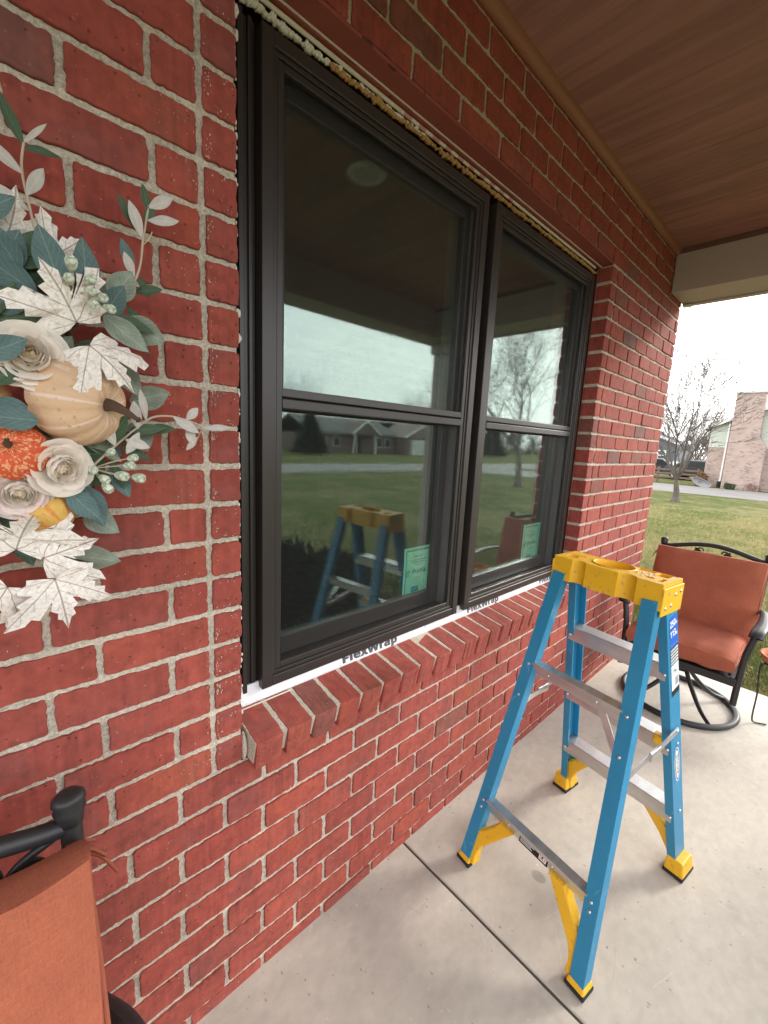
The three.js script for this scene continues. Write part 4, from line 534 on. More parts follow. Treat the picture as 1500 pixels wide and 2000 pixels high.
    for (let i = 0; i < n; i++) { const j = (i + 1) % n; add(rings[0][i], c, rings[0][j]); for (let k = 0; k < 3; k++) add(rings[k + 1][i], rings[k][i], rings[k][j], rings[k + 1][i], rings[k][j], rings[k + 1][j]); }
    const g = new THREE.BufferGeometry(); g.setAttribute('position', new THREE.Float32BufferAttribute(P, 3)); g.setAttribute('uv', new THREE.Float32BufferAttribute(U, 2)); return mergeNormals(g); };
  function mergeNormals(g) { const q = mergeVertices(g, 1e-6); q.computeVertexNormals(); return q; }
  const stick = (name, g, mat, x, y, z, dir, tilt = 0.25, roll = 0, parent = Wr) => { const k = put(name, g, mat, parent); k.position.set(x - OX, y - OY, z); k.rotation.order = 'ZXY'; k.rotation.set(tilt, roll, dir - Math.PI / 2); return k; };
  const leaf = (mat, x, y, z, deg, l, w, tilt = 0.25, roll = 0) => stick('leaf', blade(l, w, (R() - 0.6) * 0.3, (R() - 0.2) * 0.35, mat === m.pale ? 1.1 : 0.75 + R() * 0.2), mat, x, y, z, deg * Math.PI / 180, tilt, roll);
  const maple = (x, y, z, deg, s, tilt = 0.2, roll = 0) => stick('maple_leaf', mapleGeo(s, 0.5 + R() * 0.7, 1 + Math.floor(R() * 999)), m.maple, x, y, z, deg * Math.PI / 180, tilt, roll);
  const twig = (pts, r = 0.0018) => put('stem', tube(pts.map(([x, y, z]) => [x - OX, y - OY, z]), r, 24, 6), m.stem, Wr);
  // grapevine ring
  for (let s = 0; s < 9; s++) { const pts = []; for (let i = 0; i < 30; i++) { const a = i / 30 * 6.2832, q = 0.17 + 0.022 * Math.cos(a * 3 + s * 2.1) + (R() - 0.5) * 0.014; pts.push([q * Math.cos(a), q * 1.18 * Math.sin(a), 0.035 + 0.022 * Math.sin(a * 3 + s * 2.1)]); } put('grapevine', tube(pts, 0.004 + R() * 0.003, 120, 6, true), m.vine, Wr); }
  // pumpkins
  const pumpkin = (x, y, z, rad, flat, ribs, axis, mat, stemLen, bendTo) => {
    const g = new THREE.SphereGeometry(1, 72, 36), p = g.attributes.position; for (let i = 0; i < p.count; i++) { const X = p.getX(i), Y = p.getY(i), Z = p.getZ(i), a = Math.atan2(Z, X), h = Math.hypot(X, Z), k = 1 - 0.06 * (1 - Math.abs(Math.sin(a * ribs / 2))) ** 2.2 * h, dip = 1 - 0.24 * smooth(0.5, 0, h); p.setXYZ(i, X * rad * k, Y * rad * flat * k * dip, Z * rad * k); } const gg = g; gg.computeVertexNormals();
    const k = put('pumpkin', gg, mat, Wr); k.position.set(x - OX, y - OY, z); const q = new THREE.Quaternion().setFromUnitVectors(v3(0, 1, 0), v3(...axis).normalize()); k.quaternion.copy(q);
    if (stemLen) { const t0 = rad * flat * 0.72, inv = q.clone().invert(), e = v3(...bendTo).normalize().applyQuaternion(inv), a = v3(0, t0, 0), b = v3(0, t0 + stemLen * 0.4, 0), c = b.clone().addScaledVector(e, stemLen * 0.35).add(v3(0, stemLen * 0.12, 0)), d = c.clone().addScaledVector(e, stemLen * 0.4), cv = new THREE.CatmullRomCurve3([a, b, c, d]), tg = new THREE.TubeGeometry(cv, 20, rad * 0.10, 9), tp = tg.attributes.position; for (let i = 0; i < tp.count; i++) { const t = Math.floor(i / 10) / 20, o = cv.getPointAt(t), s = (1.5 - 1.1 * t + (t > 0.95 ? 0.35 : 0)) * (1 + 0.18 * Math.cos((i % 10) * 2.1)); tp.setXYZ(i, o.x + (tp.getX(i) - o.x) * s, o.y + (tp.getY(i) - o.y) * s, o.z + (tp.getZ(i) - o.z) * s); } tg.computeVertexNormals(); put('stem', [tg, new THREE.SphereGeometry(rad * 0.055, 8, 6).translate(d.x, d.y, d.z)], m.wood, k); }
    return k;
  };
  const skin = (seed, ribs, base, line, lw, speck, specks) => { const W = 512, H = 256, a = noiseField(W, H, 6, 5, seed, 0.6), b = noiseField(W, H, 70, 2, seed + 1, 0.6); return std({ roughness: 0.68, bumpMap: greyTexture(W, H, (k) => 0.5 * a[k] + 0.5 * b[k]), bumpScale: 0.0012, map: colourTexture(W, H, (i, j, k) => { const u = i / W * ribs, f = Math.abs(u - Math.round(u)) + (a[k] - 0.5) * 0.10, l = smooth(lw, lw * 0.3, f) * smooth(0.28, 0.40, a[k] + 0.06), s = 0.86 + 0.3 * (a[k] - 0.4), t = smooth(1 - specks, 1.02 - specks, b[k]); return [0, 1, 2].map((c) => mix(mix(base[c] * s, line[c], l * 0.7), speck[c], t * 0.75)); }) }); };
  pumpkin(-0.452, 1.527, 0.098, 0.068, 0.84, 9, [0.66, -0.10, 0.72], skin(321, 9, [0.72, 0.48, 0.30], [0.80, 0.64, 0.55], 0.085, [0.40, 0.30, 0.14], 0.20), 0.042, [0.75, -0.55, 0.35]);
  pumpkin(-0.530, 1.450, 0.112, 0.040, 0.80, 8, [-0.30, 0.42, 0.86], skin(323, 8, [0.72, 0.105, 0.030], [0.74, 0.20, 0.08], 0.06, [0.80, 0.45, 0.24], 0.42), 0.012, [0, 0.6, 0.8]);
  pumpkin(-0.500, 1.356, 0.080, 0.038, 0.90, 8, [0.55, -0.62, 0.55], skin(325, 8, [0.74, 0.46, 0.11], [0.70, 0.22, 0.05], 0.20, [0.72, 0.25, 0.05], 0.30), 0.016, [0.5, -0.6, 0.4]);
  pumpkin(-0.560, 1.520, 0.070, 0.036, 0.85, 8, [-0.2, 0.1, 0.9], skin(327, 8, [0.60, 0.34, 0.16], [0.66, 0.45, 0.3], 0.08, [0.4, 0.3, 0.14], 0.2), 0.012, [0, 0.6, 0.8]);
  // roses: cupped petals in rings, tight and peach inside, open and cream outside
  // one petal: a patch of a cup, lip at radius Rl and height zl, spanning 2 * span round the axis
  const petalGeo = (Rl, zl, span, flare, r, close) => { const g = new THREE.PlaneGeometry(2, 1, 8, 7), p = g.attributes.position, w1 = r() * 6, w2 = r() * 6, lift = (r() - 0.5) * 0.16; for (let i = 0; i < p.count; i++) { const u = p.getX(i), t = (p.getY(i) + 0.5) * (1 - 0.22 * Math.abs(u) ** 2.5), a = u * span * (0.35 + 0.65 * Math.sin(Math.min(1, t * 1.3 + 0.1) * Math.PI / 2)), lip = smooth(0.70, 1, t), q = Rl * (0.30 + 0.78 * Math.sin(Math.min(1, t * 1.15) * Math.PI / 2) - 0.08 * t) * (1 - close * smooth(0.45, 1, t)) + flare * lip * 0.10 + 0.012 * Math.sin(u * 5 + w1) * t, z = -0.42 + (zl + lift + 0.42) * t ** 0.85 - flare * lip * 0.06 + 0.02 * Math.sin(u * 7 + w2) * lip; p.setXYZ(i, q * Math.cos(a), q * Math.sin(a), z); } return g; };
  const rose = (x, y, z, rad, nx, ny, seed) => {
    const r = rng(seed), g = { inner: [], mid: [], outer: [] };
    for (const [n, Rl, zl, flare, key] of [[3, 0.08, 0.36, 0, 'inner'], [4, 0.15, 0.37, 0, 'inner'], [5, 0.22, 0.37, 0.2, 'inner'], [5, 0.29, 0.37, 0.3, 'mid'], [6, 0.37, 0.36, 0.5, 'mid'], [6, 0.45, 0.34, 0.7, 'mid'], [7, 0.54, 0.31, 0.9, 'mid'], [7, 0.65, 0.25, 1.2, 'outer'], [7, 0.78, 0.15, 1.4, 'outer'], [6, 0.92, 0.02, 1.5, 'outer']])
      for (let i = 0; i < n; i++) { const q = petalGeo(Rl * (0.94 + r() * 0.12), zl, Math.PI / n * 1.30, flare, r, key === 'inner' ? 0.55 : key === 'mid' ? 0.34 : 0.04); q.rotateY((r() - 0.35) * 0.22); q.rotateZ(i / n * 6.283 + Rl * 19 + (r() - 0.5) * 0.4); q.scale(rad, rad, rad); q.computeVertexNormals(); g[key].push(q); }
    const k = new THREE.Group(); k.name = 'rose'; k.position.set(x - OX, y - OY, z); k.quaternion.setFromUnitVectors(v3(0, 0, 1), v3(nx, ny, 1).normalize()); Wr.add(k);
    put('petals', g.inner, m.petalPeach, k); put('petals', g.mid, m.petal, k); put('petals', g.outer, seed % 2 ? m.petal : m.petalPink, k); put('calyx', new THREE.SphereGeometry(rad * 0.25, 10, 8).translate(0, 0, -rad * 0.50), m.sepal, k);
  };
  rose(-0.507, 1.581, 0.135, 0.046, -0.05, 0.15, 11); rose(-0.481, 1.427, 0.130, 0.043, 0.25, -0.10, 13); rose(-0.530, 1.392, 0.115, 0.039, -0.1, -0.2, 12); rose(-0.600, 1.390, 0.105, 0.045, -0.3, -0.2, 14);
  // printed cloth maple leaves
  maple(-0.450, 1.636, 0.120, 118, 0.082, 0.3, 0.1); maple(-0.440, 1.606, 0.142, -48, 0.078, 0.35, -0.25); maple(-0.515, 1.745, 0.050, 75, 0.070, 0.3, 0.2);
  maple(-0.540, 1.312, 0.112, 74, 0.074, 0.35, 0.2); maple(-0.512, 1.296, 0.120, 24, 0.074, 0.4, -0.35); maple(-0.500, 1.262, 0.122, -78, 0.072, 0.3, 0.15); maple(-0.552, 1.262, 0.130, -128, 0.066, 0.3, -0.25); maple(-0.575, 1.290, 0.105, 170, 0.075, 0.2, 0.1); maple(-0.470, 1.735, 0.042, 40, 0.060, 0.2, 0.2);
  // broad leaves
  for (const q of [
    ['blueGreen', -0.462, 1.690, 0.085, 108, 0.075, 0.020], ['blueGreen', -0.430, 1.690, 0.080, 92, 0.072, 0.019], ['blueGreen', -0.490, 1.672, 0.085, 150, 0.075, 0.019], ['blueGreen', -0.410, 1.660, 0.075, 62, 0.060, 0.018], ['blueGreen', -0.505, 1.700, 0.075, 125, 0.06, 0.017],
    ['blueGreen', -0.475, 1.392, 0.105, -50, 0.062, 0.017], ['blueGreen', -0.450, 1.395, 0.085, -72, 0.070, 0.018], ['blueGreen', -0.412, 1.430, 0.080, -70, 0.060, 0.014], ['blueGreen', -0.505, 1.494, 0.145, 176, 0.060, 0.016], ['blueGreen', -0.515, 1.512, 0.140, 190, 0.055, 0.015], ['blueGreen', -0.555, 1.570, 0.150, 30, 0.055, 0.015],
    ['sage', -0.395, 1.690, 0.070, 60, 0.055, 0.021], ['sage', -0.410, 1.660, 0.085, -42, 0.075, 0.020], ['sage', -0.385, 1.662, 0.065, -25, 0.072, 0.023], ['sage', -0.372, 1.535, 0.045, 22, 0.065, 0.022], ['sage', -0.372, 1.500, 0.050, -72, 0.058, 0.024], ['sage', -0.475, 1.285, 0.080, -14, 0.070, 0.022], ['sage', -0.485, 1.275, 0.070, -62, 0.068, 0.021], ['sage', -0.440, 1.690, 0.050, 20, 0.06, 0.02], ['sage', -0.395, 1.600, 0.050, -60, 0.07, 0.02], ['sage', -0.450, 1.350, 0.060, -40, 0.06, 0.02], ['sage', -0.480, 1.470, 0.06, -10, 0.07, 0.022],
    ['olive', -0.392, 1.665, 0.080, -22, 0.055, 0.009], ['olive', -0.395, 1.650, 0.082, -35, 0.060, 0.010], ['olive', -0.360, 1.712, 0.062, 14, 0.042, 0.009], ['olive', -0.372, 1.688, 0.055, -50, 0.052, 0.007], ['olive', -0.420, 1.462, 0.100, 62, 0.060, 0.013], ['olive', -0.385, 1.487, 0.095, 8, 0.055, 0.009], ['olive', -0.360, 1.490, 0.090, 4, 0.045, 0.009], ['olive', -0.398, 1.462, 0.085, -30, 0.050, 0.008], ['olive', -0.412, 1.440, 0.080, -75, 0.055, 0.006], ['olive', -0.425, 1.470, 0.07, 10, 0.06, 0.010], ['olive', -0.520, 1.555, 0.14, 200, 0.05, 0.013], ['olive', -0.445, 1.615, 0.06, -10, 0.06, 0.012],
  ]) { const [k, ...a] = q; leaf(m[k], ...a, 0.1 + R() * 0.35, (R() - 0.5) * 0.7); }
  // upright sprigs with pale narrow leaves
  twig([[-0.480, 1.735, 0.06], [-0.487, 1.790, 0.055], [-0.492, 1.845, 0.05], [-0.487, 1.878, 0.045]]);
  for (const q of [['pale', -0.489, 1.808, 0.055, 62, 0.045, 0.0085], ['pale', -0.491, 1.835, 0.052, 150, 0.050, 0.008], ['olive', -0.488, 1.876, 0.045, 118, 0.062, 0.008], ['olive', -0.487, 1.872, 0.047, 8, 0.042, 0.007], ['pale', -0.488, 1.878, 0.045, 50, 0.045, 0.0035], ['pale', -0.488, 1.79, 0.052, 160, 0.05, 0.009]]) leaf(m[q[0]], ...q.slice(1), 0.2, (R() - 0.5) * 0.8);
  twig([[-0.372, 1.700, 0.07], [-0.352, 1.752, 0.062], [-0.344, 1.800, 0.06], [-0.334, 1.850, 0.058]]); twig([[-0.346, 1.787, 0.06], [-0.336, 1.800, 0.062], [-0.331, 1.812, 0.062]], 0.0009);
  for (const q of [['pale', -0.334, 1.848, 0.06, 36, 0.045, 0.009], ['pale', -0.336, 1.828, 0.06, 14, 0.048, 0.009], ['pale', -0.346, 1.800, 0.06, 112, 0.050, 0.0085], ['olive', -0.352, 1.810, 0.055, 122, 0.050, 0.009], ['olive', -0.334, 1.846, 0.056, 105, 0.035, 0.007], ['olive', -0.338, 1.826, 0.056, 70, 0.03, 0.008], ['blueGreen', -0.362, 1.745, 0.06, 112, 0.045, 0.009], ['pale', -0.360, 1.735, 0.062, 118, 0.036, 0.008], ['olive', -0.354, 1.735, 0.064, -60, 0.03, 0.008]]) leaf(m[q[0]], ...q.slice(1), 0.2, (R() - 0.5) * 0.8);
  twig([[-0.440, 1.430, 0.10], [-0.408, 1.462, 0.102], [-0.378, 1.490, 0.10], [-0.352, 1.510, 0.098], [-0.318, 1.514, 0.09], [-0.280, 1.506, 0.08], [-0.258, 1.498, 0.075]]); twig([[-0.262, 1.50, 0.076], [-0.268, 1.485, 0.075], [-0.276, 1.468, 0.074]], 0.0009);
  for (const q of [['pale', -0.376, 1.490, 0.105, 98, 0.046, 0.0085], ['pale', -0.375, 1.484, 0.108, -118, 0.040, 0.009], ['pale', -0.318, 1.513, 0.095, -32, 0.048, 0.0095], ['pale', -0.295, 1.510, 0.09, 48, 0.030, 0.008], ['pale', -0.293, 1.500, 0.09, -80, 0.036, 0.008], ['pale', -0.262, 1.498, 0.076, 2, 0.050, 0.0065], ['pale', -0.272, 1.480, 0.075, -130, 0.032, 0.006], ['pale', -0.410, 1.462, 0.108, 112, 0.042, 0.008], ['pale', -0.395, 1.472, 0.108, -20, 0.036, 0.008], ['pale', -0.362, 1.505, 0.1, 100, 0.05, 0.006]]) leaf(m[q[0]], ...q.slice(1), 0.2, (R() - 0.5) * 0.8);
  // seed-pod clusters
  const pod = new THREE.LatheGeometry([[0.0001, -0.0095], [0.0035, -0.0075], [0.0062, -0.002], [0.0068, 0.003], [0.0055, 0.0070], [0.0040, 0.0085], [0.0034, 0.0060], [0.0001, 0.0050]].map((p) => new THREE.Vector2(...p)), 12);
  const podMat = (() => { const W = 64, a = noiseField(W, W, 8, 3, 331); return std({ roughness: 0.6, side: D, map: colourTexture(W, W, (i, j, k) => { const s = smooth(0.5, 0.62, a[k]); return [mix(0.66, 0.36, s), mix(0.70, 0.42, s), mix(0.58, 0.30, s)]; }) }); })();
  const cluster = (x, y, z, pts) => { for (const [dx, dy, dz, s] of pts) { const k = put('seed_pod', pod, podMat, Wr); k.position.set(x + dx - OX, y + dy - OY, z + dz); k.quaternion.setFromUnitVectors(v3(0, 1, 0), v3(dx * 20 + 0.1, dy * 20, 0.55).normalize()); k.scale.setScalar(s); twig([[x, y, z - 0.02], [x + dx * 0.5, y + dy * 0.6, z + dz - 0.012], [x + dx, y + dy, z + dz - 0.004]], 0.0011); } };
  cluster(-0.448, 1.675, 0.135, [[-0.006, 0.034, 0, 1.15], [-0.010, 0.012, 0.004, 0.95], [0.014, 0.018, 0.002, 1.05], [0.012, 0.002, 0.008, 0.95], [0.026, -0.002, 0.002, 1], [0.016, -0.014, 0.006, 0.9], [0.036, -0.014, 0, 0.95]]);
  cluster(-0.440, 1.425, 0.115, [[-0.004, 0.0, 0.004, 1.1], [0.010, -0.014, 0.008, 1.05], [0.034, -0.010, 0.006, 1.2], [0.014, -0.028, 0.004, 1.1], [0.046, 0.006, 0.002, 1], [0.058, -0.014, 0.004, 1.2], [0.052, 0.018, 0, 0.95], [0.022, 0.026, -0.004, 0.9]]);
  // under-layer of greenery filling the gaps
  for (let i = 0; i < 58; i++) { const a = -1.25 + R() * 2.5, q = 0.10 + R() * 0.085; leaf([m.olive, m.blueGreen, m.sage, m.olive][i % 4], OX + q * Math.cos(a), OY + q * 1.30 * Math.sin(a), 0.045 + R() * 0.03, a * 57.3 + (R() - 0.5) * 95, 0.052 + R() * 0.025, 0.013 + R() * 0.008, 0.15 + R() * 0.4, (R() - 0.5) * 0.9); }
  // the half of the wreath beyond the picture's edge
  for (let i = 0; i < 26; i++) { const a = 1.9 + R() * 2.6, q = 0.15 + R() * 0.08; leaf([m.sage, m.blueGreen, m.olive][i % 3], OX + q * Math.cos(a), OY + q * 1.25 * Math.sin(a), 0.05 + R() * 0.05, a * 57.3 + (R() - 0.5) * 60, 0.07, 0.019, 0.3, R() - 0.5); if (i % 5 === 0) maple(OX + q * Math.cos(a), OY + q * 1.25 * Math.sin(a), 0.10, a * 57.3, 0.07); }
}
// ---------------------------------------------------------------- the yard, the street and the neighbours
const groundY = (x, z) => { const dx = Math.max(0, x - 2.95, -3.4 - x), dz = Math.max(0, z - 1.28), d = Math.hypot(dx, dz); return -0.055 - 0.195 * smooth(0, 9, d); };
{
  const g = new THREE.BufferGeometry(), xs = [], zs = []; for (let i = -40; i <= 60; i++) { const t = i / 10; xs.push(3 + Math.sign(t) * (Math.abs(t) * 1.2 + Math.abs(t) ** 3 * 1.1)); zs.push(1.5 + Math.sign(t) * (Math.abs(t) * 1.2 + Math.abs(t) ** 3 * 1.0)); }
  const P = [], U = [], I = [], n = xs.length; for (const z of zs) for (const x of xs) { P.push(x, groundY(x, z), z); U.push(x / 5, z / 5); } for (let j = 0; j + 1 < n; j++) for (let i = 0; i + 1 < n; i++) { const a = j * n + i; I.push(a, a + n, a + 1, a + 1, a + n, a + n + 1); }
  g.setAttribute('position', new THREE.Float32BufferAttribute(P, 3)); g.setAttribute('uv', new THREE.Float32BufferAttribute(U, 2)); g.setIndex(I); g.computeVertexNormals(); struct('lawn', g, M.lawn);
  const sheet = (pts, y) => { const s = new THREE.ShapeGeometry(new THREE.Shape(pts.map((p) => new THREE.Vector2(...p)))); s.rotateX(Math.PI / 2); const q = s.toNonIndexed(), p = q.attributes.position; for (let i = 0; i < p.count; i++) p.setY(i, y); const ix = []; for (let i = 0; i < p.count; i += 3) ix.push(i, i + 2, i + 1); q.setIndex(ix); const w = q.toNonIndexed(); w.computeVertexNormals(); return boxUV(w, 0.2); };
  const pave = (() => { const W = 256, a = noiseField(W, W, 5, 5, 201, 0.6), b = noiseField(W, W, 60, 2, 202); return std({ roughness: 0.9, map: colourTexture(W, W, (i, j, k) => { const t = 0.165 + 0.07 * (a[k] - 0.5) + 0.05 * (b[k] - 0.5); return [t * 1.04, t * 0.97, t * 0.90]; }) }); })();
  struct('driveway', sheet([[23.4, -40], [28.8, -40], [29.3, 17.4], [23.0, 17.4]], -0.243), pave); struct('street', sheet([[-90, 19.0], [110, 14.5], [110, 20.5], [-90, 25.0]], -0.239), pave);
}
{ // blades near the porch
  const r = rng(505), blade = [], P = [], idx = []; for (let k = 0; k < 6; k++) { const a = r() * 6.3, h = 0.022 + r() * 0.022, w = 0.0022, lx = (r() - 0.5) * 0.03, lz = (r() - 0.5) * 0.03, cx = (r() - 0.5) * 0.03, cz = (r() - 0.5) * 0.03, dx = Math.cos(a) * w, dz = Math.sin(a) * w; P.push(cx - dx, 0, cz - dz, cx + dx, 0, cz + dz, cx + lx * 0.5 + dx * 0.6, h * 0.7, cz + lz * 0.5 + dz * 0.6, cx - dx, 0, cz - dz, cx + lx * 0.5 + dx * 0.6, h * 0.7, cz + lz * 0.5 + dz * 0.6, cx + lx, h, cz + lz); }
  const g = new THREE.BufferGeometry(); g.setAttribute('position', new THREE.Float32BufferAttribute(P, 3)); g.computeVertexNormals();
  const N = 95000, m = new THREE.InstancedMesh(g, std({ roughness: 0.9, side: THREE.DoubleSide }), N), o = new THREE.Object3D(), c = new THREE.Color(), W = 256, f = noiseField(W, W, 14, 4, 506, 0.6);
  for (let i = 0; i < N; i++) { let x, z; if (i < 80000) { const t = r(); x = 2.96 + 13 * t * t; z = -2.8 + r() * 5 + t * (r() - 0.6) * 5; } else { x = -3 + r() * 8; z = 1.32 + 6 * r() * r(); } o.position.set(x, groundY(x, z) - 0.002, z); o.rotation.set((r() - 0.5) * 0.5, r() * 6.3, (r() - 0.5) * 0.5); o.scale.setScalar(0.75 + r() * 0.9); o.updateMatrix(); m.setMatrixAt(i, o.matrix); const s = smooth(0.36, 0.62, f[((z * 12 + 900) | 0) % W * W + ((x * 12 + 900) | 0) % W] + (r() - 0.5) * 0.35), k = 0.7 + 0.6 * r(); m.setColorAt(i, c.setRGB(mix(0.165, 0.36, s) * k, mix(0.198, 0.315, s) * k, mix(0.060, 0.150, s) * k)); }
  m.name = 'grass'; m.userData = { kind: 'stuff', label: 'short winter grass beside the porch', category: 'grass' }; m.receiveShadow = true; scene.add(m);
}
{ // dry leaves caught in the grass by the porch
  const r = rng(515), g = new THREE.BufferGeometry(); g.setAttribute('position', new THREE.Float32BufferAttribute([0, 0, -0.028, 0.014, 0.006, 0, -0.014, 0.008, 0, 0.014, 0.006, 0, 0.002, 0.002, 0.030, -0.014, 0.008, 0], 3)); g.computeVertexNormals();
  const N = 420, m = new THREE.InstancedMesh(g, std({ roughness: 0.9, side: THREE.DoubleSide }), N), o = new THREE.Object3D(), c = new THREE.Color(); for (let i = 0; i < N; i++) { const x = 3.0 + 7 * r() * r(), z = -2.4 + r() * 4.4; o.position.set(x, groundY(x, z) + 0.022 + 0.012 * r(), z); o.rotation.set((r() - 0.5) * 0.9, r() * 6.3, (r() - 0.5) * 0.9); o.scale.setScalar(0.5 + r() * 0.8); o.updateMatrix(); m.setMatrixAt(i, o.matrix); const k = 0.5 + r() * 0.8; m.setColorAt(i, c.setRGB(0.30 * k, 0.19 * k, 0.10 * k)); }
  m.name = 'fallen_leaves'; m.userData = { kind: 'stuff', label: 'dry brown leaves scattered in the grass by the porch', category: 'leaves' }; scene.add(m);
}
{ // grit and dust scraps on the slab
  const r = rng(525), P = []; for (let i = 0; i < 520; i++) { const x = -0.3 + r() * 3.2, z = r() < 0.35 ? 0.006 + r() * r() * 0.09 : 0.01 + r() * 1.2, s = 0.0007 + 0.0018 * r() * r(), a = r() * 6.3; for (let k = 0; k < 3; k++) { const t = a + k * 2.1; P.push(x + Math.cos(t) * s * (0.6 + r()), 0.0006 + (k === 0 ? s * 0.6 : 0), z + Math.sin(t) * s * (0.6 + r())); } }
  const g = new THREE.BufferGeometry(); g.setAttribute('position', new THREE.Float32BufferAttribute(P, 3)); g.computeVertexNormals(); const k = put('grit', g, std({ color: lin(0.10, 0.075, 0.055), roughness: 0.95, side: THREE.DoubleSide })); k.userData = { kind: 'stuff', label: 'dark grit scattered on the porch slab', category: 'grit' };
}
// bare deciduous tree: a tapered trunk, forking limbs, fine twigs
function bareTree(label, x, z, H, seed, trunkR, forkAt, spread, group) {
  const r = rng(seed), T = thing('bare_tree', label, 'tree', [x, groundY(x, z) - 0.03, z], 0, group), limbs = [], twigs = [];
  const seg = (a, b, r0, r1, list, sides) => list.push(rod(a, b, r0, r1, sides));
  function grow(p, dir, len, rad, depth) {
    const n = depth === 0 ? 4 : 3; let q = p.clone(), d = dir.clone(), R0 = rad; const end = rad * (depth > 3 ? 0.35 : 0.55);
    for (let i = 0; i < n; i++) { d.add(v3((r() - 0.5) * 0.30, 0.10 - depth * 0.012, (r() - 0.5) * 0.30)).normalize(); const e = q.clone().addScaledVector(d, len / n), R1 = mix(rad, end, (i + 1) / n); seg(q, e, R0, R1, R0 > 0.012 ? limbs : twigs, R0 > 0.03 ? 8 : R0 > 0.012 ? 5 : 3);
      if (depth > 0 && depth < 5 && i < n - 1 && r() < 0.92) kid(e, d, len * (0.5 + r() * 0.25), R1 * 0.55, depth + 1, 0.75); q = e; R0 = R1; }
    if (depth < 5) { const k = depth === 0 ? 6 : 2 + (r() < 0.6 ? 1 : 0); for (let i = 0; i < k; i++) kid(q, d, len * (depth === 0 ? (H * 0.34) / len : 0.62 + r() * 0.22), R0 * (depth === 0 ? 0.62 : 0.72), depth + 1, depth === 0 ? spread : 0.5, depth === 0 ? i / k * 6.283 + r() * 0.7 : null); }
  }
  function kid(p, d, len, rad, depth, ang, az = null) { const a = az ?? r() * 6.283, side = v3(Math.cos(a), 0, Math.sin(a)), u = side.addScaledVector(d, -side.dot(d)).normalize(), t = ang * (0.6 + r() * 0.6); grow(p, d.clone().multiplyScalar(Math.cos(t)).addScaledVector(u, Math.sin(t)).normalize(), len, Math.max(0.007, rad), depth); }
  grow(v3(0, 0, 0), v3(0.02, 1, 0.10).normalize(), H * forkAt, trunkR, 0);
  const flare = new THREE.CylinderGeometry(trunkR * 0.95, trunkR * 1.5, 0.22, 12); flare.translate(0, 0.10, 0); put('trunk', [...limbs.slice(0, 4), flare], M.bark, T); put('crown', [...limbs.slice(4), ...twigs], M.twig, T); return T;
}
bareTree('vase shaped bare tree on the lawn beyond the porch end', 18.27, -3.05, 5.0, 7003, 0.13, 0.17, 0.52);
bareTree('tall bare yard tree mirrored in the far window', 16.6, 8.4, 7.4, 7011, 0.16, 0.24, 0.60);
for (const [x, z, H, s, label] of [[52, -9.0, 6.0, 71, 'bare tree beside the slate grey house'], [47, -6.4, 5.0, 72, 'brown bare tree behind the rail fence'], [52, 46, 9, 73, 'bare street tree beyond the garage, mirrored in the glass'], [19, 44, 9, 74, 'bare tree left of the brown house, mirrored in the glass'], [33, 56, 11, 75, 'tall bare tree rising behind the brown house roof']]) bareTree(label, x, z, H, s * 100 + 1, 0.14, 0.2, 0.6, 'bare trees across the street');
function lapSiding(z0, z1, y0, top, x, mat, parent) { const out = []; let i = 0; for (let y = y0; y < 6; y += 0.115, i++) { const lim = [z0, z1]; while (lim[0] < lim[1] && top(lim[0]) < y + 0.115) lim[0] += 0.05; while (lim[1] > lim[0] && top(lim[1]) < y + 0.115) lim[1] -= 0.05; if (lim[1] - lim[0] < 0.2) break; put('siding_board', bar([[-0.030, 0], [-0.006, 0.118], [0.004, 0.118], [0.004, 0]], [x, y, lim[0]], [x, y, lim[1]], [1, 0, 0], [0, 1, 0]), mat, parent); } }
